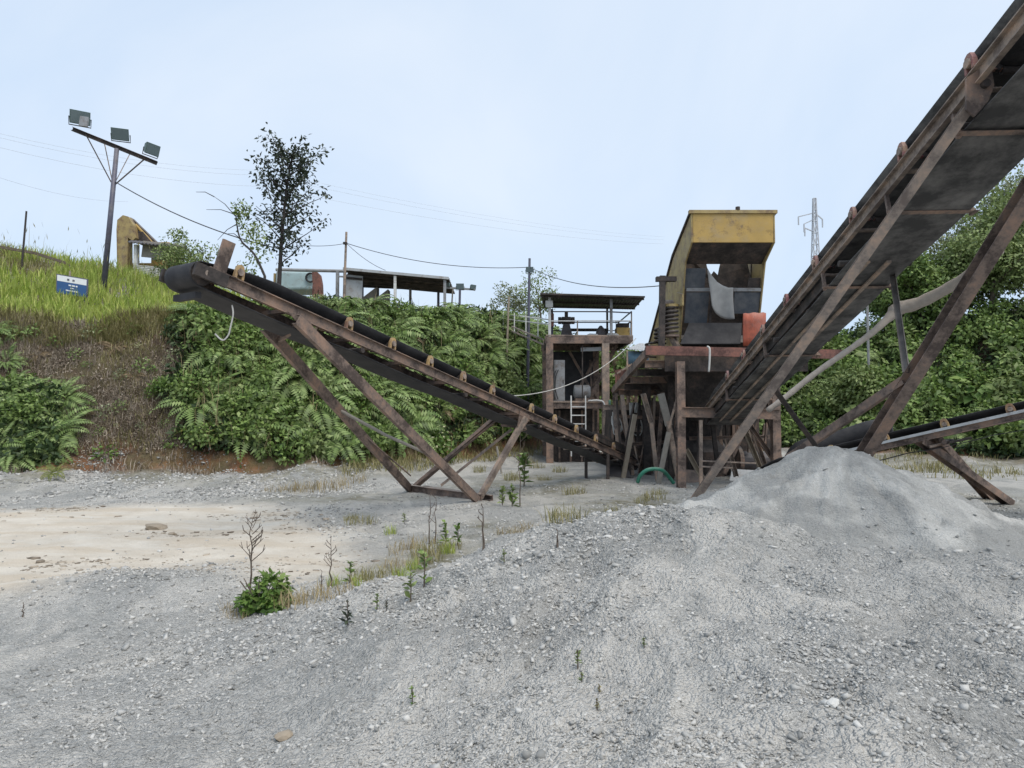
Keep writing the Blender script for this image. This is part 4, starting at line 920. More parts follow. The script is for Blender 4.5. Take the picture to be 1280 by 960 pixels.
# cable from the left of the conveyor up to the tower
prop(MB().tube(sag(at(640, 495, 20), at(795, 423, 28.7), .55, 20), .016, 6).build('cable', M['pale_hose'], None, True), 'pale cable swinging from the long conveyor up to the tower deck', 'cable')
# catwalk rail from bank to tower
wk = root('catwalk', (at(675, 420, 30).x, 30, zU), 'narrow steel catwalk joining the bank to the tower deck', 'catwalk')
for dz in (0, .22): MB().bar(at(640, 414, 33) + V((0, 0, dz)), V((xL_ - .2, 30, zU + dz - .1)), .06).build('rail', M['pale_steel'], wk)
for k in range(6): f = k / 5; MB().bar(at(640, 414, 33).lerp(V((xL_ - .2, 30, zU - .1)), f), at(640, 414, 33).lerp(V((xL_ - .2, 30, zU - .1)), f) + V((0, 0, .22)), .04).build('strut', M['pale_steel'], wk)

# dark machinery added as the shade under the frame and under the tower
ch_ = root('shade_crusher', (7, 24.6, 0), 'dark crusher body added to make the shade under the screen frame', 'crusher')
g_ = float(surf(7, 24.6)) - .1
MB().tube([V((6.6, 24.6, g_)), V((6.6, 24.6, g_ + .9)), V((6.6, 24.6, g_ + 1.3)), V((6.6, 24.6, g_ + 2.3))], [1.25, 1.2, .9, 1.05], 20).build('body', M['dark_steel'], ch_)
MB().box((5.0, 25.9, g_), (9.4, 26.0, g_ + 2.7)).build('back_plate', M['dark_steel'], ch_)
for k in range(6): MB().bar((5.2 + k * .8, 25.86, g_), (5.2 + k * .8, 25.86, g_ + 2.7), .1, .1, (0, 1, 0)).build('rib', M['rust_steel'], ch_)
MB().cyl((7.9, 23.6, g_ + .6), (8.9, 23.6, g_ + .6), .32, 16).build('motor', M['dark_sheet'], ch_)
MB().cyl((7.75, 23.6, g_ + .6), (7.88, 23.6, g_ + .6), .5, 20).build('pulley', M['rust_steel'], ch_)
bn = root('shade_bin', (2.8, 31, 0), 'dark bin added as the shade in the ground floor of the tower', 'bin')
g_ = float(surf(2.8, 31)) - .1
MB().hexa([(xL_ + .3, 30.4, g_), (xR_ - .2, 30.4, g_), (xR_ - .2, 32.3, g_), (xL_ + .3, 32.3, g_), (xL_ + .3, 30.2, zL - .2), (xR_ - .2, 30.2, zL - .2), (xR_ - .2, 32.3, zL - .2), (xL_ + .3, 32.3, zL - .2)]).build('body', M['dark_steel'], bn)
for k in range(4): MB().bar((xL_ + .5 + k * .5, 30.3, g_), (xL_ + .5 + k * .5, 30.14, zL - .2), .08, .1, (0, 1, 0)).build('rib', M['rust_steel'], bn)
for k, (a, b) in enumerate((((712, 440), (745, 498)), ((748, 440), (722, 490)), ((738, 450), (740, 500)))): MB().bar(at(*a, 31.5), at(*b, 31.3), .09, .12).build('brace', M['rust_steel'], tw)

# more scrap steel and braces in the dark round the frame
random.seed(17)
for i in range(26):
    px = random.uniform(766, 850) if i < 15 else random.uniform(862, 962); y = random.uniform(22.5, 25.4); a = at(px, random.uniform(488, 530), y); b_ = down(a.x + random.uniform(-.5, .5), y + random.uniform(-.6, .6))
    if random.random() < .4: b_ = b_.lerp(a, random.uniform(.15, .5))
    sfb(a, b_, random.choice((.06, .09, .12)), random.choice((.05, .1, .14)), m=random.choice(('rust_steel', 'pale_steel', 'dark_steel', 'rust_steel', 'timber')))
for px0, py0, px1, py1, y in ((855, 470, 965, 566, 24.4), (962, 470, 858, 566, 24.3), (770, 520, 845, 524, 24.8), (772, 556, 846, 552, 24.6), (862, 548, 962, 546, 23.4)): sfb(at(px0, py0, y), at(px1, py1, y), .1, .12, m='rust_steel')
for i, (px, py, w_, h_, m) in enumerate(((866, 596, .5, .35, 'rust_steel'), (935, 592, .6, .3, 'zinc'), (775, 598, .4, .3, 'dark_sheet'))):
    q = down(*at(px, py, 21.6 + i * .6).xy); prop(MB().slab([q + V((-w_, 0, 0)), q + V((w_, .1, 0)), q + V((w_ * .8, .35, h_)), q + V((-w_ * .7, .3, h_ * 1.2))], .02).build('scrap_plate', M[m]), ('rusty scrap plate leaning behind the front frame post', 'grey scrap sheet leaning under the screen frame', 'dark scrap sheet leaning by the tail of the long conveyor')[i], 'plate')
# ------------------------------------------------------------------ things on top of the bank
def wire(pts, r, mat, label, grp=None, nm='power_line'): return prop(MB().tube(pts, r, 5).build(nm, M[mat]), label, 'wire', grp)
# floodlight mast
b = hit(129, 364); ym = b.y; b.z -= .1; t_ = at(146, 186, ym); ks = ym / 26
fm = root('floodlight_mast', b, 'tall leaning dark blue post with three floodlights on a slanting crossbar', 'floodlight mast')
MB().tube([b, t_], [.125, .10], 10).build('pole', M['pole_paint'], fm, True)
a_, c_ = at(90, 161, ym - .4), at(196, 204, ym + .4)
MB().channel(a_, c_, .12, .17).build('crossbar', M['dark_steel'], fm)
k = b.lerp(t_, .74)
for f in (.16, .86): MB().bar(a_.lerp(c_, f), k, .045).build('brace', M['dark_steel'], fm)
MB().bar(a_.lerp(c_, .3) + V((0, .5, 0)), k, .03).build('brace', M['pale_steel'], fm); MB().bar(a_.lerp(c_, .62) + V((0, .4, 0)), k, .03).build('brace', M['pale_steel'], fm)
def flood(px, py, y, yaw, tilt, par, s=1.0, w=.62, h=.46):
    c = at(px, py, y); m = Matrix.Translation(c) @ Matrix.Rotation(yaw, 4, 'Z') @ Matrix.Rotation(-tilt, 4, 'X')
    def P(x, y_, z): return m @ V((x * s, y_ * s, z * s))
    o = MB().hexa([P(-w / 2, 0, -h / 2), P(w / 2, 0, -h / 2), P(w * .36, .26, -h * .34), P(-w * .36, .26, -h * .34), P(-w / 2, 0, h / 2), P(w / 2, 0, h / 2), P(w * .36, .26, h * .34), P(-w * .36, .26, h * .34)]).build('floodlight', M['lamp_shell'], par, bevel=.01)
    MB().hexa([P(-w * .45, -.012, -h * .43), P(w * .45, -.012, -h * .43), P(w * .45, -.003, -h * .43), P(-w * .45, -.003, -h * .43), P(-w * .45, -.012, h * .43), P(w * .45, -.012, h * .43), P(w * .45, -.003, h * .43), P(-w * .45, -.003, h * .43)]).build('lens', M['glass_lamp'], o)
    MB().tube([P(-w * .53, .1, 0), P(-w * .53, .1, -h * .62), P(w * .53, .1, -h * .62), P(w * .53, .1, 0)], .02 * s, 5).build('yoke', M['dark_steel'], o)
    return o
flood(100, 147, ym - .45, .55, -.35, fm, 1.1 * ks); flood(150, 168, ym - .05, .35, -.5, fm, 1.0 * ks); flood(191, 187, ym + .3, 1.1, -.3, fm, .95 * ks)
MB().bar(at(104, 158, ym - .75), at(106, 146, ym - .75), .36, .1).build('ballast_box', M['grey_paint'], fm)
wire(sag(at(142, 226, ym), at(353, 312, 27.4), .35), .024, 'black_wire', 'black power line sagging from the left floodlight mast into the bushes')
# sign
sg = root('sign_board', hit(92, 374), 'small blue and white notice board half sunk in the grass bank', 'sign')
y_ = hit(92, 374).y - .35
c = at(90, 357.5, y_)
def sgp(x, z, dy): return V((c.x + x + dy * 0, c.y + dy + x * .15, c.z + z - x * .16))
def sgq(x0, x1, z0, z1, dy, th): return MB().slab([sgp(x0, z0, dy), sgp(x1, z0, dy), sgp(x1, z1, dy), sgp(x0, z1, dy)], th)
sgq(-.60, .60, -.40, .40, 0, .04).build('board', M['pole_paint'], sg)
sgq(-.56, .55, .12, .36, -.008, .006).build('white_panel', M['sign_white'], sg); bp = sgq(-.56, .55, -.37, .115, -.008, .006).build('blue_panel', M['sign_blue'], sg)
random.seed(5)
def row(x0, x1, z, h, m, nm, par, gap=.03):
    mb = MB(); x = x0
    while x < x1:
        w = random.uniform(.05, .13); mb_ = [sgp(x, z, -.016), sgp(min(x + w, x1), z, -.016), sgp(min(x + w, x1), z + h, -.016), sgp(x, z + h, -.016)]; mb.slab(mb_, .004); x += w + gap
    mb.build(nm, M[m], par)
row(-.12, .22, -.02, .055, 'sign_white', 'lettering', sg); row(-.05, .10, -.12, .035, 'sign_white', 'lettering', sg); row(-.22, .25, -.24, .05, 'sign_white', 'lettering', sg)
row(-.18, -.10, .19, .08, 'pole_paint', 'lettering', sg); row(.02, .10, .19, .08, 'pole_paint', 'lettering', sg)
for x in (-.45, .42): q = sgp(x, -.3, .05); MB().bar(q, V((q.x, q.y, float(surf(q.x, q.y)) - .1)), .06).build('post', M['pole_paint'], sg)
MB().bar(sgp(-.12, .3, .05), sgp(-.12, .62, .05), .05).build('stake', M['timber'], sg)
# thin stake and low plank wall on the grass hill
def stick(px0, py0, px1, py1, y, r, m, label, nm='stake'):
    a = at(px0, py0, y); b = at(px1, py1, y); b.z = float(surf(b.x, y)) - .15
    return prop(MB().tube([b, a], [r, r * .8], 7).build(nm, M[m]), label, 'stake')
stick(33, 264, 27, 320, 31, .05, 'dark_bark', 'thin dark stake on the grass hill at the far left')
pw = root('plank_wall', at(40, 320, 33), 'low grey plank wall running down the grass hill on the left', 'wall')
pa = [at(-40, 303, 31), at(0, 307, 31.5), at(45, 315, 32), at(85, 328, 32.6), at(118, 344, 33)]
for a, b in zip(pa[:-1], pa[1:]):
    MB().bar2(a, b, -.04, .04, -.13, 0).build('plank', M['bark'], pw)
# excavator behind the shed
q = at(178, 345, 40); q.z = float(surf(q.x, q.y))
ex = root('excavator', q, 'yellow excavator with a folded boom behind the small tin shed', 'excavator')
def poly(pts, y, w, nm, m='yellow_paint'): return MB().slab([at(px, py, y) for px, py in pts], w).build(nm, M[m], ex, bevel=.02)
poly([(153, 345), (152, 290), (153, 278), (160, 272), (167, 274), (173, 284), (176, 300), (172, 304), (166, 300), (166, 345)], 40, .55, 'boom', 'cream_paint')
poly([(163, 273), (168, 274), (199, 304), (196, 309), (170, 286)], 40.2, .35, 'stick', 'dark_steel')
MB().cyl(at(170, 281, 39.9), at(192, 305, 39.9), .10, 8).build('cylinder', M['yellow_paint'], ex)
MB().cyl(at(163, 276, 39.8), at(163, 276, 40.8), .16, 12).build('pivot_pin', M['dark_steel'], ex)
poly([(176, 292), (184, 292), (197, 307), (178, 307)], 40.3, .5, 'bucket', 'dark_steel')
bz = q.z
MB().box((q.x - 1.3, 40.6, bz + 1.0), (q.x + 1.3, 43.5, bz + 2.0)).build('upper_body', M['yellow_paint'], ex, bevel=.05)
cb = MB().box((q.x + .1, 40.7, bz + 2.0), (q.x + 1.2, 42.2, bz + 3.3)).build('cab', M['yellow_paint'], ex, bevel=.05); MB().box((q.x + .2, 40.67, bz + 2.2), (q.x + 1.1, 40.69, bz + 3.15)).build('window', M['glass_lamp'], cb)
for s in (-1.3, .7): MB().prof((q.x + s, 40.4, bz + .45), (q.x + s + .6, 40.4, bz + .45), [(-.2, -.45), (3, -.45), (3.3, 0), (3, .45), (-.2, .45), (-.5, 0)]).build('track', M['dark_steel'], ex)
# small tin shed on the left
def shed_post(px, py, y, par, w=.12, m='white_paint', nm='post'):
    a = at(px, py, y); MB().bar(a, V((a.x, y, float(surf(a.x, y)) - .2)), w, w, (0, 1, 0)).build(nm, M[m], par)
s1 = root('tin_shed', at(188, 345, 37), 'small shed with a thin dark roof and white corrugated sheets low down', 'shed')
o = corrugated(at(159, 302, 36.6), at(232, 309, 36.6), at(166, 300, 40), 16, .03, 2).build('roof', M['dark_sheet'], s1); md = o.modifiers.new('s', 'SOLIDIFY'); md.thickness = .05
for px, y in ((170, 37), (228, 37), (172, 39.6), (226, 39.6)): shed_post(px, 306, y, s1, .16)
a, b = at(169, 331, 36.8), at(206, 334, 36.8); c = at(169, 346, 36.8)
MB2 = corrugated(a, c, b, 7, .03, 1); o = MB2.build('wall_sheet', M['white_paint'], s1); md = o.modifiers.new('s', 'SOLIDIFY'); md.thickness = .015
MB().bar(at(178, 311, 37.2), at(228, 316, 37.2), .05, .9).build('back_sheet', M['grey_timber'], s1)
# long open shed
s2 = root('open_shed', at(495, 378, 38), 'long open sided shed with a ribbed dark roof on the bank top', 'shed')
rf_ = [at(429, 336, 36.2), at(561, 348, 36.2), at(556, 361, 41), at(452, 357, 41)]
o = corrugated(rf_[0], rf_[3], rf_[1], 9, .07, 6).build('roof', M['dark_steel'], s2); md = o.modifiers.new('s', 'SOLIDIFY'); md.thickness = .02
MB().bar(rf_[0] + V((0, -.05, .0)), rf_[1] + V((0, -.05, .0)), .06, .14).build('roof_edge', M['zinc'], s2)
for f in (.2, .45, .7, .92): MB().bar(rf_[0].lerp(rf_[3], f) - V((0, 0, .12)), rf_[1].lerp(rf_[2], f) - V((0, 0, .12)), .07, .12).build('purlin', M['dark_steel'], s2)
for px, py, y, m in ((431, 340, 36.3, 'grey_paint'), (494, 345, 36.3, 'white_paint'), (556, 350, 36.3, 'grey_paint'), (513, 360, 40.5, 'grey_paint'), (548, 362, 40.5, 'pole_paint'), (453, 359, 40.5, 'pole_paint')): shed_post(px, py, y, s2, .14, m)
MB().bar2(at(431, 358, 36.5), at(453, 360, 36.8), -.03, .03, -.85, .65).build('wall_panel', M['zinc'], s2)
MB().bar2(at(431, 347, 36.42), at(453, 349, 36.7), -.02, .02, -.06, .06).build('panel_rail', M['dark_steel'], s2)
# pipe rail left of the shed and pale truck body
pr = root('pipe_gantry', at(395, 375, 37), 'grey pipe beam on posts running left from the open shed', 'gantry')
MB().tube([at(345, 337, 37), at(432, 339, 37)], .09, 8).build('beam', M['grey_paint'], pr); shed_post(422, 338, 37, pr, .16, 'grey_paint'); shed_post(348, 338, 37, pr, .14, 'grey_paint'); MB().bar(at(422, 345.5, 37), at(431, 346, 37), .08).build('tie', M['grey_paint'], pr)
q = at(372, 362, 39); q.z = float(surf(q.x, q.y)); tk = root('tank_truck', q, 'pale turquoise truck body parked behind the tall sapling', 'truck')
z0_, z1_ = at(372, 362, 39).z, at(372, 339, 39).z
MB().box((at(344, 350, 39).x, 39, z0_), (at(391, 350, 39).x, 41, z1_)).build('body', M['teal_paint'], tk, bevel=.12)
MB().box((at(341, 350, 39).x, 39.1, z0_ + .1), (at(343.5, 350, 39).x, 40.9, z1_ - .1)).build('tailgate', M['cream_paint'], tk)
for px in (350, 384):
    w_ = MB().cyl((at(px, 360, 39).x, 38.95, q.z + .5), (at(px, 360, 39).x, 39.3, q.z + .5), .5, 18).build('wheel', M['black_rubber'], tk); MB().cyl((at(px, 360, 39).x, 38.93, q.z + .5), (at(px, 360, 39).x, 38.95, q.z + .5), .25, 14).build('rim', M['grey_paint'], w_)
MB().tube([V((at(388 + .0, 347, 38.9).x + .25 * math.cos(i * .4), 38.9, at(388, 347, 38.9).z + .25 * math.sin(i * .4))) for i in range(17)], .06, 6).build('spare_ring', M['black_rubber'], tk)
pts = [(392, 342), (397, 340), (402, 345), (404, 356), (405, 374), (401, 374), (400, 362), (397, 374), (392, 372), (393, 356)]
prop(MB().slab([at(px, py, 38.3) for px, py in pts], .35).build('rusty_bucket', M['red_steel']), 'ragged red brown steel bucket upright beside the pale truck', 'bucket')
# poles and lamps
up_ = root('utility_pole', down(*at(429, 380, 36.8).xy), 'thin utility pole rising through the left end of the open shed', 'utility pole')
MB().tube([down(*at(429, 380, 35.8).xy), at(433, 290, 35.8)], [.08, .06], 8).build('pole', M['pale_steel'], up_); MB().bar(at(429, 304, 35.7), at(434, 304, 35.7), .12).build('insulator', M['dark_steel'], up_)
lp = root('lamp_pole', down(*at(659, 385, 34).xy), 'slim dark pole carrying one small lamp box left of the tower', 'lamp pole')
MB().tube([down(*at(659, 390, 34).xy), at(662, 323, 34)], [.085, .06], 8).build('pole', M['pole_paint'], lp); flood(662, 337, 33.9, 0, -.2, lp, .62); 
fb = root('floodlight_bar', down(*at(574, 388, 37).xy), 'low T shaped post with small floodlights right of the open shed', 'floodlight bar')
MB().bar(down(*at(574, 388, 37).xy), at(575, 359, 37), .12).build('pole', M['pole_paint'], fb); MB().bar(at(556, 359.5, 37), at(594, 362, 37), .1).build('crossbar', M['grey_paint'], fb)
flood(575, 358, 36.9, 0, -.2, fb, .7); flood(592, 359, 36.9, .8, -.2, fb, .6); flood(559, 356, 36.9, -.6, -.2, fb, .5)
stick(636, 371, 632, 412, 33, .06, 'timber', 'leaning pale stake standing in the ferns left of the tower')
stick(566, 361, 563, 382, 37.3, .05, 'grey_timber', 'short grey stake beside the low floodlight bar')
# white pipe fence along the bank edge
fe = root('pipe_fence', down(*at(630, 395, 34.5).xy), 'thin white pipe fence along the bank edge toward the tower', 'fence')
for (y0, y1) in ((386, 398), (392, 404)): MB().tube([at(575, y0, 36.5), at(640, (y0 + y1) / 2 + 2, 35), at(690, y1 + 2, 31.5)], .035, 6).build('rail', M['white_paint'], fe)
for i in range(9):
    f = i / 8; a = at(578, 386.5, 36.4).lerp(at(688, 399, 31.6), f); MB().bar(a + V((0, 0, .1)), V((a.x, a.y, a.z - .9)), .05).build('post', M['white_paint'], fe)
# low structures behind the fence
q = at(505, 372, 41); 
for i, (px, w, h, lb) in enumerate(((462, .9, .7, 'grey concrete block stacked left under the open shed'), (478, .7, .55, 'smaller grey concrete block right of the larger one under the open shed'))):
    c = at(px, 372, 38.5); prop(MB().hexa([(c.x - w / 2, 38.3, c.z - .6), (c.x + w / 2, 38.3, c.z - .6), (c.x + w / 2, 39, c.z - .6), (c.x - w / 2, 39, c.z - .6), (c.x - w / 2, 38.3, c.z - .1), (c.x + w / 2, 38.3, c.z + h - .1), (c.x + w / 2, 39, c.z + h - .1), (c.x - w / 2, 39, c.z - .1)]).build('concrete_block', M['grey_timber']), lb, 'block')
# power lines
wire(sag(at(433, 304, 35.8), at(662, 334, 34), .45, 24), .018, 'black_wire', 'dark power line sagging between the utility pole and the lamp pole')
wire(sag(at(662, 334, 34), at(828, 357, 21), .4, 24), .016, 'black_wire', 'power line running from the lamp pole to the screen frame post')
wire(sag(at(433, 304, 35.8), at(374, 306, 33), .1), .014, 'black_wire', 'short power line from the utility pole into the tall sapling')
wire(sag(at(434, 305, 35.8), at(482, 338, 36.3), .15), .014, 'black_wire', 'drop wire from the utility pole to the open shed roof')
for i, (y0, y1, y2) in enumerate(((166, 213, 296), (171, 219, 300), (183, 233, 305))):
    wire(sag(at(-60, y0 - 14, 70), at(330, y1, 95), 1.2, 10) + sag(at(330, y1, 95), at(830, y2, 150), 1.5, 14)[1:], .014 + .002 * i, 'far_wire', 'faint distant power line crossing the sky behind the sapling', 'distant power lines')
wire(sag(at(-30, 212, 40), at(160, 252, 60), .5), .009, 'far_wire', 'faint lower wire at far left behind the floodlight mast')
# transmission tower
pt = root('transmission_tower', at(1018, 480, 90), 'distant grey lattice transmission tower between the screen and the big conveyor', 'pylon')
zt_, zb_ = at(1018, 248, 90).z, 9.0; cx_ = at(1018, 248, 90).x
lm = MB(); H_ = zt_ - zb_
def pw_(f): return .16 + .75 * (1 - f) ** 1.2 + .45 * (.55 - abs(f - .86) if 0 else 0)
prev = None; pv = []
for i in range(15):
    f = i / 14; w = pw_(f); pv.append([V((cx_ + sx * w, 90 + sy * w, zb_ + H_ * f)) for sx, sy in ((-1, -1), (1, -1), (1, 1), (-1, 1))])
for i in range(14):
    for k in range(4):
        lm.bar(pv[i][k], pv[i + 1][k], .11); lm.bar(pv[i][k], pv[i + 1][(k + 1) % 4], .07); lm.bar(pv[i + 1][k], pv[i + 1][(k + 1) % 4], .07)
lm.build('lattice', M['far_steel'], pt)
for px, py, qx, qy in ((1018, 266, 998, 271), (1018, 274, 1005, 280), (1018, 266, 1028, 274), (1018, 290, 1006, 285)):
    MB().bar(at(px, py, 90), at(qx, qy, 90), .12).build('crossarm', M['far_steel'], pt); a = at(qx, qy, 90); MB().tube([a, a - V((0, 0, 1.1))], .09, 6).build('insulator', M['far_steel'], pt)
prop(MB().tube([down(*at(1085, 420, 34).xy), at(1084, 378, 34)], .06, 6).build('pale_post', M['grey_paint'], None), 'thin pale post among the right hand bushes', 'post')
# far hill
hx = np.linspace(-80, 320, 160); hy_ = np.linspace(150, 330, 50); X, Y = np.meshgrid(hx, hy_)
Zh = (17 + 5 * fbm(X * .02, Y * .02, 5, 4)) * sstep(150, 190, Y) * (.7 + .5 * sstep(-80, 60, X)) + np.where(Y > 165, fbm(X * .25, Y * .25, 9, 3) * 2.2, 0) - .5
n, m = X.shape; ii = np.arange(n * m).reshape(n, m)
prop(link('hills', np_mesh('hills', np.stack([X.ravel(), Y.ravel(), Zh.ravel()], 1), np.stack([ii[:-1, :-1], ii[:-1, 1:], ii[1:, 1:], ii[1:, :-1]], -1).reshape(-1, 4)), M['hill_forest'], smooth=True), kind='structure')

# ------------------------------------------------------------------ vegetation
def bank_pts(n, px0, px1, t0, t1):
    px = RNG.uniform(px0, px1, n); t = RNG.uniform(t0, t1, n)
    f = np.interp(px, PXK, FOOT); c = np.interp(px, PXK, CRD); y = f + (c - f) * t; x = (px - 640) / F * y
    return np.stack([x, y, ground_z(x, y)], 1), px, t
def stuff(nm, parts, m):
    v, q, tr = cat(parts); return prop(link(nm, np_mesh(nm, v, q, tr), M[m]), kind='stuff')
def arr(n, a, b): return RNG.uniform(a, b, n)
# lime grass over the left hill
P = []
n = 34000; x = RNG.uniform(-27, -4, n); y = RNG.uniform(23, 37, n); t = bank_t(x, y); px = 640 + F * x / y
d = .35 + fbm(x * .5, y * .5, 101, 3)
k = (t > .86 + .25 * fbm(x * .6, y * .3, 121, 3)) & (px < 335) & (RNG.random(n) < np.clip(.55 + d, .15, 1)); x, y, px = x[k], y[k], px[k]; n = len(x)
hh = arr(n, .35, .95) * (.75 + .5 * vnoise(x * .6, y * .6, 103)) * np.interp(px, [0, 250, 335], [1.05, .85, .6])
pos = np.stack([x, y, ground_z(x, y) - .03], 1); ol = fbm(x * .45, y * .45, 107, 3) + np.interp(bank_t(x, y), [.9, 1.15], [.5, -.25]) > .12
stuff('hill_grass', [blades(pos[~ol], hh[~ol], arr((~ol).sum(), .03, .06), .75)], 'grass_lime')
stuff('dry_hill_grass', [blades(pos[ol], hh[ol] * .8, arr(ol.sum(), .02, .045), .9)], 'grass_olive')
n = 130; x = RNG.uniform(-24, -10, n); y = RNG.uniform(28, 35, n); pos = np.stack([x, y, ground_z(x, y)], 1); k = (640 + F * x / y < 240); pos = pos[k]; n = len(pos)
st_ = [blades(pos, arr(n, 1.0, 1.9), np.full(n, .018), .35)]
top = pos + np.stack([arr(n, -.15, .15), arr(n, -.1, .1), arr(n, 1.0, 1.75)], 1); st_.append(leaves(top, np.stack([arr(n, -.4, .4), arr(n, -.4, .4), np.ones(n)], 1), rdir(n), arr(n, .22, .4), arr(n, .03, .055)))
stuff('tall_seed_grass', st_, 'grass_olive')
# brown dry brush on the open face, grass fringe at its top
pos, px, t = bank_pts(26000, -60, 262, .10, .98); k = RNG.random(len(pos)) < np.clip(.5 + 1.2 * fbm(pos[:, 0] * .9, pos[:, 2] * .9, 111, 3), .1, 1); pos = pos[k]; pos = pos[RNG.random(len(pos)) < sstep(.3, 1.8, pos[:, 2]) + .15]; n = len(pos)
up = np.tile([0, -.8, .6], (n, 1)) + rdir(n) * .5
tw = blades(pos, arr(n, .12, .5), arr(n, .010, .02), 1.3)
stuff('dry_brush', [leaves(pos + np.array([0, -.05, .03]), rdir(n) + np.array([0, -.4, -.2]), up, arr(n, .04, .13), arr(n, .02, .055)), tw], 'brush_brown')
pos, px, t = bank_pts(11000, -20, 345, .78, 1.04); pos = pos[RNG.random(len(pos)) < np.clip(.3 + 1.5 * fbm(pos[:, 0] * .7, pos[:, 2] * 1.3, 119, 3), 0, 1)]; n = len(pos); stuff('fringe_grass', [blades(pos, arr(n, .2, .6), arr(n, .02, .04), 1.2)], 'grass_olive')
pos, px, t = bank_pts(5200, 20, 262, .12, .9); pos = pos[RNG.random(len(pos)) < np.clip(.15 + 2.0 * fbm(pos[:, 0] * .8, pos[:, 2] * .8, 127, 3), 0, 1)]; n = len(pos); stuff('face_grass', [blades(pos, arr(n, .12, .45), arr(n, .012, .03), 1.4)], 'grass_olive')
# low undergrowth covering the green parts of both banks
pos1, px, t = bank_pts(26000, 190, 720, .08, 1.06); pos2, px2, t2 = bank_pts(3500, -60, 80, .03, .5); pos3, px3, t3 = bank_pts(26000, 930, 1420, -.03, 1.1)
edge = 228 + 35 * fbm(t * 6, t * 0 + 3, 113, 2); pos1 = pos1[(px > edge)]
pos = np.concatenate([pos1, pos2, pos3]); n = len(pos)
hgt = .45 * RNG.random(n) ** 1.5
stuff('undergrowth', [leaves(pos + np.stack([np.zeros(n), -hgt * .6, hgt * .8], 1), rdir(n) + np.array([0, -.6, .1]), nrm(rdir(n) * .6 + np.array([0, -.5, .8])), arr(n, .14, .32), arr(n, .07, .15))], 'shade_leaf')
pos, px, t = bank_pts(900, 235, 690, .08, 1.0); n = len(pos); stuff('dead_stems', [blades(pos + np.array([0, -.5, .1]), arr(n, .5, 1.3), arr(n, .010, .022), 1.0)], 'grass_dry')
# ferns: a few plants, copied over the bank
def fern_mesh(nm, nf, ln, m, seed, up=.7):
    az = np.arange(nf) * 2.399 + RNG.uniform(0, .6, nf); l = arr(nf, .65, 1.1) * ln
    base = np.stack([np.cos(az) * .06, np.sin(az) * .06, np.zeros(nf)], 1)
    return fronds(base, az, l, arr(nf, up, up + .55), arr(nf, 1.2, 2.0))
def proto(nm, v, q, m):
    me = np_mesh(nm, v, q); me.materials.append(M[m]); return me
FERN = [proto('fern', *fern_mesh('fern', 15 + 2 * i, 1.35 + .12 * i, 'fern', i), 'fern') for i in range(5)]
FERNY = [proto('fern', *fern_mesh('fern', 14, 1.15, 'fern_yellow', 9), 'fern_yellow')]
def put(me, nm, loc, rz, s, label, cat_, grp=None, tilt=None):
    o = bpy.data.objects.new(nm, me); COL.objects.link(o); o.location = loc; o.scale = (s, s, s)
    o.rotation_euler = (tilt or 0, 0, 0); o.rotation_euler = (Matrix.Rotation(tilt or 0, 4, 'X') @ Matrix.Rotation(rz, 4, 'Z')).to_euler()
    return prop(o, label, cat_, grp)
def scatter(protos, nm, n, px0, px1, t0, t1, s0, s1, label, cat_, grp, tilt=(.5, .9), cond=None, lift=0.0, jit=.8):
    # evenly spread jittered grid on the bank face
    cols = max(1, int(round(math.sqrt(n * 1.7)))); rows = max(1, round(n / cols)); k = 0
    for r_ in range(rows):
        for c_ in range(cols):
            px = px0 + (px1 - px0) * (c_ + .5 + random.uniform(-.5, .5) * jit + (.5 if r_ % 2 else 0) - .25) / cols; t = t0 + (t1 - t0) * (r_ + .5 + random.uniform(-.5, .5) * jit) / rows
            if cond and not cond(px, t): continue
            f = float(np.interp(px, PXK, FOOT)); c = float(np.interp(px, PXK, CRD)); y = f + (c - f) * t; x = (px - 640) / F * y
            put(protos[k % len(protos)], nm, (x, y, float(ground_z(x, y)) - .05 + lift), random.uniform(0, 6.28), random.uniform(s0, s1), label, cat_, grp, random.uniform(*tilt) * (1 - max(0, t - .75) * 2.5)); k += 1
random.seed(21)
scatter(FERN, 'fern', 210, 232, 690, .12, 1.02, .5, 1.25, 'dark green arching fern in the thicket behind the long conveyor', 'fern', 'ferns in the thicket behind the long conveyor', cond=lambda px, t: (t > .5 or random.random() > .45) and px > 232 + 40 * math.sin(t * 7) ** 2 + (35 if t < .25 else 0))
scatter(FERN, 'fern', 26, -60, 82, .04, .52, .45, 1.0, 'broad drooping fern in the clump at the far left of the bank', 'fern', 'ferns in the far left clump', tilt=(.6, 1.0))
scatter(FERN, 'fern', 6, -50, 28, .62, .9, .5, .8, 'small shaded fern near the crest at the far left', 'fern', 'small ferns under the left crest')
scatter(FERN, 'fern', 40, 1000, 1400, .05, .6, .8, 1.2, 'arching fern low on the right hand bank', 'fern', 'ferns on the right hand bank')
FERND = [proto('fern', *fern_mesh('fern', 11, 1.1, 'fern_dead', 9, .5), 'fern_dead')]
scatter(FERND, 'fern', 14, 240, 680, .1, .95, .6, .9, 'withered brown fern among the green ones behind the long conveyor', 'fern', 'withered ferns in the thicket', lift=.15)
scatter(FERND, 'fern', 8, 20, 225, .35, .9, .35, .6, 'small withered fern on the bare brown bank face', 'fern', 'withered ferns on the bare bank')
LITTLE = [proto('small_plant', *clump((0, 0, .15), .28, 60, .12, .06, .8, .2), m) for m in ('broadleaf', 'bright_leaf', 'tree_olive')]  # leaf clumps for small low plants rather than shrubs
scatter(LITTLE, 'small_plant', 34, 30, 245, .08, .95, .5, 1.3, 'small low plant clinging to the bare brown bank face', 'plant', 'small plants on the bare bank', lift=.03)
WHITE = [proto('small_plant', *clump((0, 0, .10), .15, 46, .05, .035, .8, .1), 'flower')]
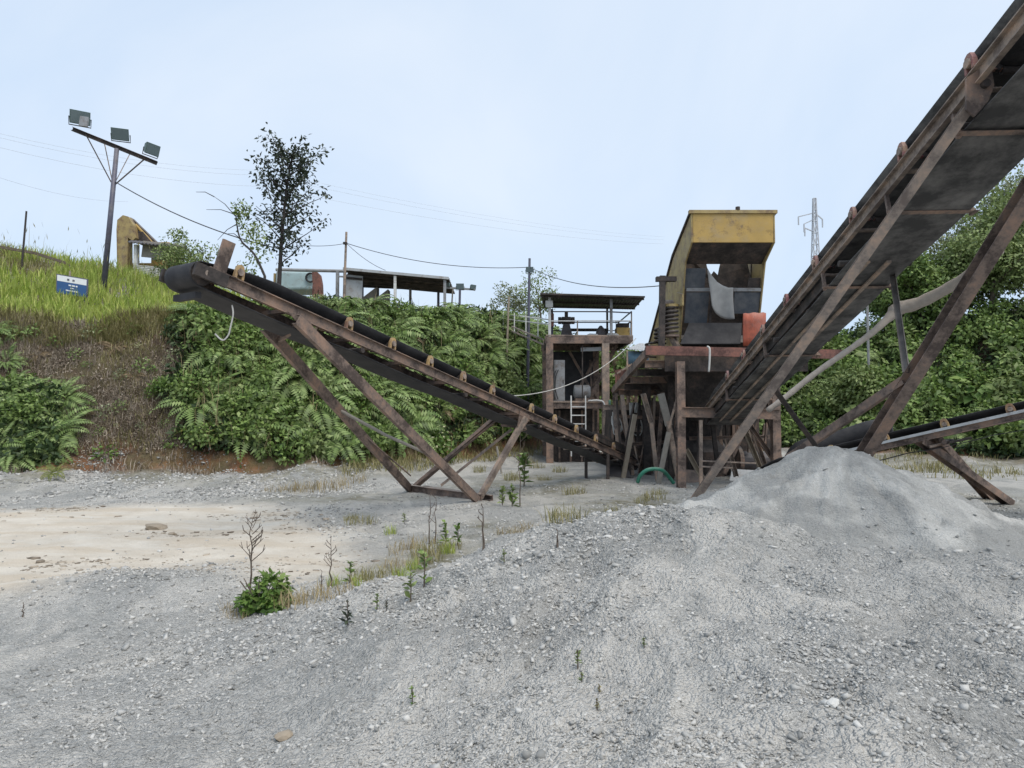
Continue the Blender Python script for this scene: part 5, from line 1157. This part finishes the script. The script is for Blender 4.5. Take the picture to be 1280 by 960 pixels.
scatter(WHITE, 'small_plant', 12, 70, 240, .2, .9, .5, .9, 'tiny pale flowering plant on the bare brown bank face', 'plant', 'pale flowers on the bare bank', lift=.06)
# big soft leaves (wild yam like shrubs) mixed into the thicket
def bigleaf(n):
    az = np.arange(n) * 2.399; h = arr(n, .3, 1.0); pos = np.stack([np.cos(az) * arr(n, .1, .5), np.sin(az) * arr(n, .1, .5), h], 1)
    d = np.stack([np.cos(az), np.sin(az), arr(n, -.7, .1)], 1); return leaves(pos, d, np.tile([0, 0, 1.], (n, 1)) + rdir(n) * .25, arr(n, .28, .5), arr(n, .2, .34), .12)
BIGL = [proto('leafy_shrub', *bigleaf(42), m) for m in ('broadleaf', 'tree_mid', 'bright_leaf')]
scatter(BIGL, 'leafy_shrub', 30, 250, 670, .05, .95, .4, .75, 'broad leaved shrub mixed into the ferns behind the long conveyor', 'shrub', 'broad leaved shrubs in the thicket', lift=.1)
scatter(BIGL, 'leafy_shrub', 22, 1010, 1400, .05, .8, .8, 1.3, 'broad leaved shrub on the right hand bank', 'shrub', 'broad leaved shrubs on the right hand bank', lift=.1)
for i, (px, py, lb) in enumerate(((248, 532, 'yellow green fern low at the left edge of the thicket'), (72, 585, 'single yellow tipped fern at the foot of the left clump'))):
    q = hit(px, py + 12); put(FERNY[0], 'fern', q + V((0, -.1, .1)), i * 2., .75 - .25 * i, lb, 'fern', None, .5)
# broadleaf bushes
def bush(n, r, ln, wd, lumps, flat=.8):
    P = [clump((random.uniform(-1, 1) * r * .75, random.uniform(-1, 1) * r * .6, r * flat * random.uniform(.35, 1.2)), r * random.uniform(.35, .62), n // lumps, ln, wd, .85, .35) for _ in range(lumps)]
    return cat(P)[:2]
BUSH = [proto('leafy_bush', *bush(620, .95, .21, .12, 9), 'broadleaf') for _ in range(4)]
BUSHB = [proto('leafy_bush', *bush(560, .85, .20, .10, 8), m) for m in ('bright_leaf', 'tree_mid', 'bright_leaf')]
random.seed(33)
scatter(BUSH + BUSHB[1:2] + BUSHB[:1], 'leafy_bush', 84, 245, 670, .03, .95, .55, 1.1, 'round leafy bush growing among the ferns below the long conveyor', 'bush', 'leafy bushes among the ferns', tilt=(.1, .4))
scatter(BUSH, 'leafy_bush', 8, -70, 55, .15, .5, .5, .8, 'dark leafy bush behind the far left fern clump', 'bush', 'leafy bushes of the far left clump', tilt=(.1, .3))
scatter(BUSH + BUSHB[1:2], 'leafy_bush', 75, 930, 1420, .02, .95, .85, 1.5, 'dense leafy bush on the right hand bank behind the conveyors', 'bush', 'bushes on the right hand bank', tilt=(.1, .35))
scatter(BUSH, 'leafy_bush', 26, 660, 960, .0, .9, .9, 1.5, 'leafy bush in the shade behind the tower and crusher', 'bush', 'bushes behind the tower', tilt=(.1, .3))
for px, py, s, lb in ((548, 548, 1.0, 'pale flowering bush under the middle of the long conveyor'), (1215, 470, 1.3, 'bright green bush above the low right conveyor'), (1105, 345, 1.2, 'lime green bush high on the bank between conveyor and trees'), (205, 470, .6, 'small bright bush at the left edge of the thicket')):
    q = hit(px, py + 22); o = put(BUSHB[0 if px != 1105 else 2], 'leafy_bush', q + V((0, -.25, -.1)), px * .1, s, lb, 'bush')
    if px == 548:
        v, q_ = clump((0, -.15, .75), .75, 70, .13, .11, .8, .75); link('blossoms', np_mesh('blossoms', v, q_), M['flower'], o)
# trees
def limbs(mb, p, d, ln, r, depth, tips, spread=.6, gn=.0):
    pts = [p]; k = 4; dd = d.copy()
    for i in range(k): dd = (dd + V((random.uniform(-1, 1), random.uniform(-1, 1), random.uniform(-.4, .7) + gn)) * .18).normalized(); pts.append(pts[-1] + dd * ln / k)
    mb.tube(pts, [r * (1 - .55 * i / k) for i in range(k + 1)], 6 if depth else 8)
    if depth == 0: tips.append(pts[-1]); tips.append(pts[2]); return
    for j in range(3 if depth > 1 else 2):
        a = random.uniform(0, 6.28); n = V((math.cos(a), math.sin(a), random.uniform(-.1, .5))); limbs(mb, pts[-1 - (j % 3)], (dd + n * spread * 1.6).normalized(), ln * random.uniform(.55, .8), r * .5, depth - 1, tips, spread, gn)
def tree(base, h, rad, nl, ls, lm, label, grp=None, nm='tree', trunk=.14, seed=0, bark='bark', cz=.58, lump=16, flat=.8, shell=.35, wr=.5):
    random.seed(seed); rt = root(nm, base, label, 'tree', grp); mb = MB(); tips = []
    hh = h * (cz - .18); p = V(base); pts = [p - V((0, 0, .2)), p + V((random.uniform(-.1, .1) * h * .2, 0, hh * .5)), p + V((random.uniform(-.15, .15) * h * .2, random.uniform(-.1, .1), hh))]
    mb.tube(spline(pts, 4), [trunk * (1 - .4 * i / 8) for i in range(9)], 9)
    for k in range(5):
        a = k * 1.26 + random.random(); limbs(mb, pts[-1] - V((0, 0, random.uniform(0, .25) * hh)), V((math.cos(a) * .8, math.sin(a) * .8, random.uniform(.5, 1.2))).normalized(), h * .27, trunk * .45, 1, tips)
    mb.build('trunk', M[bark], rt, True)
    C = V(base) + V((0, 0, h * cz)); P = []
    for i in range(lump):
        d = V((random.gauss(0, 1), random.gauss(0, 1), random.gauss(0, 1))).normalized() * random.uniform(.35, .95); c = C + V((d.x * rad, d.y * rad, d.z * h * (1 - cz) * .95))
        P.append(clump(c, rad * random.uniform(.28, .5), int(nl / lump * random.uniform(.6, 1.3)), ls, ls * wr, flat, shell))
    v, q = cat(P)[:2]; link('crown', np_mesh('crown', v, q), M[lm], rt); return rt
TR = [(1072, 33.5, 2.6, 1.5, 'tree_mid', 'rounded mid green tree half hidden by the big conveyor'), (1118, 38, 4.0, 2.1, 'tree_mid', 'broad mid green tree beside the right edge of the big conveyor'), (1155, 36, 4.2, 2.1, 'broadleaf', 'dark leafy tree left of the rightmost conveyor leg'),
      (1198, 39, 6.0, 2.4, 'tree_olive', 'olive crowned tree rising just behind the rightmost leg'), (1246, 41, 8.4, 2.7, 'tree_olive', 'tallest pale olive tree at the right edge of the yard'), (1245, 35, 5.0, 2.3, 'tree_mid', 'mid green tree below the tallest pale olive tree'),
      (1292, 36, 7.4, 2.8, 'tree_mid', 'bushy tree cut by the right edge of the picture'), (1335, 40, 9.5, 3.2, 'tree_olive', 'olive tree just outside the right edge'), (1010, 38, 2.4, 1.8, 'broadleaf', 'low dark tree behind the right end of the screen frame')]
for i, (px, y, h, r_, m, lb) in enumerate(TR):
    x = (px - 640) / F * y; z = float(ground_z(x, y)); tree(V((x, y, z)), h, r_, 9500 if y > 34 else 7500, .25 if m != 'tree_olive' else .22, m, lb, 'trees on the right hand bank', seed=40 + i, lump=40, cz=.56)
for i, (px, y, h, r_, m, lb) in enumerate(((675, 40, 3.9, 1.5, 'tree_mid', 'small pale tree beside the lamp pole left of the tower'), (640, 42, 3.0, 1.3, 'tree_olive', 'low scrubby tree behind the white pipe fence'), (236, 33, 3.3, 1.35, 'tree_mid', 'small rounded tree above the head of the long conveyor'), (212, 34, 2.4, 1.2, 'tree_mid', 'low bushy tree beside the small tin shed'))):
    x = (px - 640) / F * y; tree(V((x, y, float(ground_z(x, y)))), h, r_, 1500, .17, m, lb, None, seed=70 + i, lump=15, trunk=.07)
# tall sparse sapling
random.seed(8)
y0 = 27.5; bs = at(348, 356, y0); bs.z = float(surf(bs.x, y0)) - .1
tp = at(366, 190, y0); rt = root('sapling_tree', bs, 'tall sparse dark leaved sapling standing on the bank top', 'tree')
mb = MB(); tips = []; k1, k2 = at(352, 300, y0), at(358, 240, y0); tpts = spline([bs, k1, k2, tp], 6); mb.tube(tpts, [.10 * (1 - .8 * i / (len(tpts) - 1)) for i in range(len(tpts))], 8)
brs = []
for i in range(34):
    f = .26 + .72 * i / 33; p = tpts[int(f * (len(tpts) - 1))]; a = i * 2.4; ln = (2.35 - 1.0 * abs(f - .40) * 1.7) * random.uniform(.55, 1.05)
    d = V((math.cos(a), math.sin(a) * .8, random.uniform(.35, .85))).normalized(); pts = [p]
    for j in range(5): d = (d + V((random.uniform(-.3, .3), random.uniform(-.3, .3), random.uniform(-.12, .25)))).normalized(); pts.append(pts[-1] + d * ln / 5)
    mb.tube(pts, [.032, .027, .022, .016, .012, .008], 5); brs.append(pts)
mb.build('trunk', M['dark_bark'], rt)
P = []
for pts in brs:
    for p in pts[1:]:
        if random.random() < .88: P.append(clump(p, .36, random.randint(10, 18), .20, .11, .85, .15))
v, q = cat(P)[:2]; link('crown', np_mesh('crown', v, q), M['tree_dark'], rt)
# bent sapling left of it
st_ = spline([at(331, 345, 26.6), at(318, 318, 26.6), at(300, 298, 26.6), at(294, 262, 26.6)], 5); rt = root('sapling_tree', down(*at(331, 345, 26.6).xy), 'thin curved sapling with one leafy tuft left of the tall sapling', 'tree')
mb = MB(); mb.tube([down(st_[0].x, 26.6)] + st_, [.06] + [.055 - .0022 * i for i in range(len(st_))], 7)
for (a, b) in (((294, 270), (268, 246)), ((294, 268), (258, 262)), ((296, 280), (272, 300)), ((268, 246), (245, 240)), ((300, 298), (285, 292))): mb.tube([at(*a, 26.6), at((a[0] + b[0]) / 2, (a[1] + b[1]) / 2 - 3, 26.5), at(*b, 26.7)], [.02, .014, .008], 5)
mb.build('trunk', M['dark_bark'], rt)
P = [clump(at(302, 260, 26.6), .38, 110, .15, .085, .8, .2), clump(at(298, 268, 26.6), .25, 50, .15, .085, .8, .2), clump(at(325, 290, 26.8), .55, 90, .15, .08, .8, .2), clump(at(325, 318, 26.8), .5, 90, .16, .09, .8, .2), clump(at(308, 285, 26.8), .45, 80, .16, .09, .8, .2), clump(at(316, 300, 26.9), .5, 80, .16, .09, .8, .2), clump(at(312, 335, 26.9), .5, 70, .16, .09, .8, .2)]
v, q = cat(P)[:2]; link('crown', np_mesh('crown', v, q), M['tree_mid'], rt)

# ------------------------------------------------------------------ plants on the yard
def twig(px, py0, py1, label, seed, grp=None, br=9, m='dead_twig', top=.45, w=.011):
    random.seed(seed); b = hit(px, py1); h = (HZ - py0) / F * b.y + CAMZ - b.z; mb = MB(); pts = [b - V((0, 0, .03))]
    for i in range(6): pts.append(b + V((random.uniform(-.02, .02) * h, random.uniform(-.02, .02), h * (i + 1) / 6)))
    mb.tube(pts, [w * (1.25 - .16 * i) for i in range(7)], 5)
    for k in range(br):
        f = top + (1 - top) * k / max(1, br - 1); p = b.lerp(pts[-1], f); a = random.uniform(0, 6.28); L_ = h * .24 * (1.15 - f * .7); q = p + V((math.cos(a) * L_ * .7, math.sin(a) * L_ * .5, L_ * .6)); q2 = q + V((math.cos(a) * L_ * .12, 0, L_ * .45)); mb.tube([p, q, q2], [w * .5, w * .4, w * .3], 4)
        mb.tube([q, q + V((math.cos(a + 1) * L_ * .3, 0, L_ * .25))], [w * .4, w * .25], 4)
    return prop(mb.build('dead_stem', M[m]), label, 'dead plant', grp)
twig(313, 648, 752, 'tall bare dead stem rising out of the green bush', 1, br=16)
twig(413, 675, 735, 'crooked leafless weed on the dry grass right of the bush', 2, br=8, w=.009)
twig(402, 712, 738, 'short leafless weed left of the crooked one', 3, br=2, w=.007)
twig(537, 620, 680, 'left of two thin stems on the grass island', 4, br=3, w=.011); twig(544, 622, 680, 'right of two thin stems on the grass island', 5, br=3, w=.010)
twig(604, 634, 688, 'lone dark stem on the gravel right of the grass island', 6, br=4, w=.012); twig(650, 540, 632, 'tall thin stem under the right arm of the conveyor frame', 12, br=5, w=.013)
twig(697, 662, 684, 'tiny dark stem on the slope of the gravel mound', 13, br=2, w=.01)
twig(28, 752, 772, 'small dry weed at the edge of the sand on the far left', 14, br=4, w=.007)
# green bush in front
b = hit(325, 762); bu = root('green_bush', b, 'bright green rounded bush at the edge of the gravel and sand', 'bush')
s_ = b.y / F
P = [clump(at(337, 738, b.y + .05), 24 * s_, 420, .085, .045, .9, .3), clump(at(312, 752, b.y), 15 * s_, 220, .08, .042, .8, .3), clump(at(345, 752, b.y - .05), 18 * s_, 220, .08, .042, .7, .3)]
v, q = cat(P)[:2]; link('foliage', np_mesh('foliage', v, q), M['bright_leaf'], bu)
mb = MB()
for i in range(9): a = i * .7; mb.tube([b + V((0, 0, -.02)), b + V((math.cos(a) * .1, math.sin(a) * .08, .16)), b + V((math.cos(a) * .2, math.sin(a) * .15, .3))], .006, 4)
mb.build('stems', M['dead_twig'], bu)
def tuft_mesh(n, h, r, m, w=.012, lean=.7):
    a = RNG.uniform(0, 6.28, n); rr = r * np.sqrt(RNG.random(n)); pos = np.stack([np.cos(a) * rr, np.sin(a) * rr * .7, np.full(n, -.02)], 1)
    v, q, tr = blades(pos, arr(n, .4, 1) * h, arr(n, .5, 1) * w, lean); me = np_mesh('grass_tuft', v, q, tr); me.materials.append(M[m]); return me
TD = [tuft_mesh(80, .20, .30, 'grass_dry', .009, 1.2) for _ in range(3)]; TO = [tuft_mesh(85, .22, .22, 'grass_olive', .010, 1.1) for _ in range(3)]; TG = [tuft_mesh(60, .26, .12, 'grass_lime', .010, .8) for _ in range(3)]
random.seed(9)
def tufts(lst, me, label, grp):
    for i, (px, py, s) in enumerate(lst): q = hit(px, py); put(me[i % len(me)], 'grass_tuft', q, random.uniform(0, 6.28), s * random.uniform(.85, 1.15), label, 'grass tuft', grp)
tufts([(375, 755, 1.0), (395, 750, 1.1), (418, 744, 1.0), (296, 768, .8), (300, 762, .7), (360, 758, .8), (518, 683, 1.5), (505, 690, 1.4), (500, 708, 1.2), (395, 613, 2.2), (375, 612, 1.9), (418, 608, 2.0), (350, 614, 1.7), (440, 602, 1.8), (640, 668, 1.3), (660, 664, 1.4)], TD, 'dry straw coloured grass tuft on the yard', 'dry grass tufts on the yard')
tufts([(452, 727, 1.1), (470, 724, 1.0), (487, 717, 1.0), (530, 695, 1.4), (548, 690, 1.4), (562, 686, 1.3), (535, 704, 1.2), (450, 655, 1.4), (438, 650, 1.1), (718, 618, 1.7), (708, 650, 1.3), (700, 645, 1.0), (815, 625, 1.6), (800, 628, 1.3), (825, 618, 1.4), (765, 640, .9), (660, 580, 2.2), (672, 585, 2.0), (640, 600, 1.8), (680, 600, 1.4), (700, 590, 1.6), (600, 590, 1.8)], TO, 'olive green grass tuft on the yard', 'olive grass tufts on the yard')
tufts([(488, 668, 1.1), (516, 712, 1.0), (446, 733, .8), (418, 733, .8), (500, 722, .9), (560, 692, 1.0)], TG, 'upright lime green grass tuft at the sand edge', 'lime grass tufts at the sand edge')
def weed(px, py, h, label, m='broadleaf', n=26, grp=None, seed=0, wd=.5):
    random.seed(seed); b = hit(px, py); s = h; rt = root('weed', b, label, 'weed', grp)
    MB().tube([b - V((0, 0, .03)), b + V((.02 * s, 0, s * .5)), b + V((.0, 0, s))], [.02 * s + .003, .014 * s + .002, .004], 5).build('stem', M['dead_twig'], rt)
    f = RNG.random(n) ** .8 * .95 + .05; a = RNG.uniform(0, 6.28, n); pos = np.tile(np.array(b), (n, 1)) + np.stack([np.zeros(n), np.zeros(n), f * s], 1)
    d = np.stack([np.cos(a), np.sin(a), arr(n, -.3, 1.1)], 1); v, q = leaves(pos, d, np.tile([0, 0, 1.], (n, 1)) + rdir(n) * .7, s * wd * (1.0 - .5 * f) * arr(n, .35, 1.15), s * wd * .3 * np.ones(n)); link('foliage', np_mesh('foliage', v, q), M[m], rt); return rt
for i, (px, py, h, lb, m) in enumerate(((437, 729, .24, 'squat dark weed at the near edge of the sand', 'broadleaf'), (530, 733, .30, 'leafy weed in the middle of the gravel slope', 'broadleaf'), (513, 752, .24, 'leafy weed just below the middle one', 'tree_mid'), (434, 782, .19, 'small dark weed alone on the near gravel', 'tree_dark'),
        (471, 762, .12, 'low green weed among pale stones', 'bright_leaf'), (483, 765, .09, 'tiny dark weed beside the low green one', 'tree_dark'), (722, 836, .11, 'tiny grey green weed on the gravel mound', 'tree_mid'), (805, 812, .06, 'tiny yellow weed on the gravel mound', 'bright_leaf'), (749, 868, .05, 'small pale sprout low on the gravel mound', 'grass_olive'), (515, 882, .10, 'small yellow green sprout on the near gravel', 'bright_leaf'), (727, 856, .06, 'tiny dark sprout beneath the grey green weed', 'tree_mid'), (746, 890, .06, 'yellowish sprout nearest the bottom of the mound', 'grass_olive'),
        (655, 608, .95, 'tall bushy weed beside the conveyor frame foot', 'broadleaf'), (640, 634, .5, 'dark leafy weed right of the frame foot', 'broadleaf'), (628, 632, .45, 'leafy weed against the frame foot', 'tree_mid'), (572, 682, .35, 'green leafy weed at the right end of the grass island', 'bright_leaf'), (557, 684, .4, 'dark weed on the grass island', 'broadleaf'), (505, 655, .2, 'low weed left of the grass island', 'tree_mid'), (630, 705, .12, 'low weed on the gravel left of the mound', 'tree_mid'))):
    weed(px, py, h, lb, m, n=46 if h > .4 else 24, seed=i)
# rubble and weeds at the foot of the right bank
pos, px, t = bank_pts(6500, 1060, 1420, -.75, .12); pos = pos[RNG.random(len(pos)) < np.clip(.25 + 1.6 * fbm(pos[:, 0] * .8, pos[:, 1] * .8, 123, 3), .02, 1)]; n = len(pos); stuff('bank_foot_grass', [blades(pos, arr(n, .08, .42), arr(n, .015, .035), 1.2)], 'grass_olive')
pos, px, t = bank_pts(4200, -60, 460, -.10, .16); n = len(pos); k = RNG.random(n) < np.clip(.35 + 1.3 * fbm(pos[:, 0], pos[:, 1], 131, 3), .03, 1); pos = pos[k]; n = len(pos); stuff('bank_foot_brush', [blades(pos, arr(n, .08, .35), arr(n, .012, .03), 1.3)], 'brush_brown')
pos, px, t = bank_pts(3000, 430, 720, -.30, .12); n = len(pos); stuff('bank_foot_weeds', [blades(pos, arr(n, .08, .4), arr(n, .015, .035), 1.2)], 'grass_olive')
# broken white stake under the conveyor frame
q = hit(627, 592); prop(MB().tube([q, at(621, 558, q.y)], [.045, .04], 6).build('stake', M['grey_timber']), 'broken pale stake standing inside the conveyor frame', 'stake')
# a few rocks by themselves
for i, (px, py, s, lb) in enumerate(((195, 661, .16, 'flat brown rock lying on the sand'), (355, 922, .05, 'rust brown pebble in the washed out hollow'), (215, 668, .07, 'small brown rock beside the flat one on the sand'), (760, 672, .035, 'pale angular rock on the crest of the gravel mound'), (1042, 880, .028, 'pale stone on the near face of the gravel mound'))):
    random.seed(60 + i); q = hit(px, py); v = []; me = bpy.data.meshes.new('rock')
    import bmesh
    bm = bmesh.new(); bmesh.ops.create_icosphere(bm, subdivisions=2, radius=1)
    for vv in bm.verts: n_ = vv.co.copy(); vv.co = V((n_.x * 1.3 * s, n_.y * .9 * s, n_.z * .5 * s)) * (1 + .35 * (random.random() - .5))
    bm.to_mesh(me); bm.free(); o = link('rock', me, M['timber' if i in (0, 1, 2) else 'stone']); o.location = q + V((0, 0, s * .15)); o.rotation_euler = (0, .1, i); prop(o, lb, 'rock')

# ------------------------------------------------------------------ sky and light
SUN_EL, SUN_AZ = R(60), R(140)      # azimuth clockwise from +Y
w = bpy.data.worlds.new('World'); scene.world = w; w.use_nodes = True; nt = w.node_tree
bg = nt.nodes['Background']; sky = nt.nodes.new('ShaderNodeTexSky'); sky.sky_type = 'NISHITA'; sky.sun_disc = False
sky.sun_elevation = SUN_EL; sky.sun_rotation = SUN_AZ; sky.air_density = 1.0; sky.dust_density = 3.0; sky.ozone_density = 1.0
mx = nt.nodes.new('ShaderNodeMix'); mx.data_type = 'RGBA'; mx.inputs[0].default_value = .80
tc = nt.nodes.new('ShaderNodeTexCoord'); nz = nt.nodes.new('ShaderNodeTexNoise'); nz.inputs['Scale'].default_value = 1.8; nz.inputs['Detail'].default_value = 6; nz.inputs['Distortion'].default_value = .6
nt.links.new(tc.outputs['Generated'], nz.inputs['Vector'])
cr = nt.nodes.new('ShaderNodeValToRGB'); cr.color_ramp.elements[0].position = .3; cr.color_ramp.elements[1].position = .7
cr.color_ramp.elements[0].color = (4.05, 5.15, 6.6, 1); cr.color_ramp.elements[1].color = (5.6, 6.25, 7.05, 1)
nt.links.new(nz.outputs[0], cr.inputs[0]); nt.links.new(sky.outputs[0], mx.inputs[6]); nt.links.new(cr.outputs[0], mx.inputs[7])
nt.links.new(mx.outputs[2], bg.inputs['Color']); bg.inputs['Strength'].default_value = .10
sl = bpy.data.lights.new('sun', 'SUN'); sl.energy = 1.5; sl.angle = R(40); sl.color = (1, .93, .83)
so = bpy.data.objects.new('sun', sl); COL.objects.link(so)
dv = V((math.sin(SUN_AZ) * math.cos(SUN_EL), math.cos(SUN_AZ) * math.cos(SUN_EL), math.sin(SUN_EL)))
so.rotation_euler = dv.to_track_quat('Z', 'Y').to_euler(); so.location = dv * 60
vs = scene.view_settings; vs.view_transform = 'Standard'; vs.look = 'None'; vs.exposure = .68; vs.gamma = 1; vs.use_curve_mapping = False
cy = scene.cycles; cy.max_bounces = 6; cy.diffuse_bounces = 3; cy.glossy_bounces = 2; cy.transmission_bounces = 3; cy.transparent_max_bounces = 4; cy.use_denoising = True

# dry clods and chips lying in drifts on the sand
def clods():
    N = 9000; x = RNG.uniform(-15, -2, N); y = RNG.uniform(7.2, 17, N)
    sd = polydist(x, y, SAND); k = (sd < -.1) & (RNG.random(N) < np.clip(.08 + 2.2 * (fbm(x * .5, y * 1.3, 141, 4) - .02), .02, 1)); x, y = x[k], y[k]; N = len(x)
    sz = np.exp(RNG.normal(math.log(.012), .5, N)) * np.clip(y / 9, .8, 1.6); c = np.array([(-1, -1, -1), (1, -1, -1), (1, 1, -1), (-1, 1, -1), (-1, -1, 1), (1, -1, 1), (1, 1, 1), (-1, 1, 1)], float)
    P = c[None] * RNG.uniform(.4, 1.1, (N, 8, 3)) * np.array([1.5, 1, .35]); a = RNG.uniform(0, 6.28, N); ca_, sa_ = np.cos(a)[:, None], np.sin(a)[:, None]
    Q = np.stack([P[..., 0] * ca_ - P[..., 1] * sa_, P[..., 0] * sa_ + P[..., 1] * ca_, P[..., 2]], -1)
    v = Q * sz[:, None, None] + np.stack([x, y, surf(x, y) + sz * .1], 1)[:, None]; f = np.array([(3, 2, 1, 0), (4, 5, 6, 7), (0, 1, 5, 4), (1, 2, 6, 5), (2, 3, 7, 6), (3, 0, 4, 7)])
    return v.reshape(-1, 3), (np.arange(N)[:, None, None] * 8 + f[None]).reshape(-1, 4)
v, q = clods(); prop(link('sand_clods', np_mesh('sand_clods', v, q), M['clod']), kind='stuff')
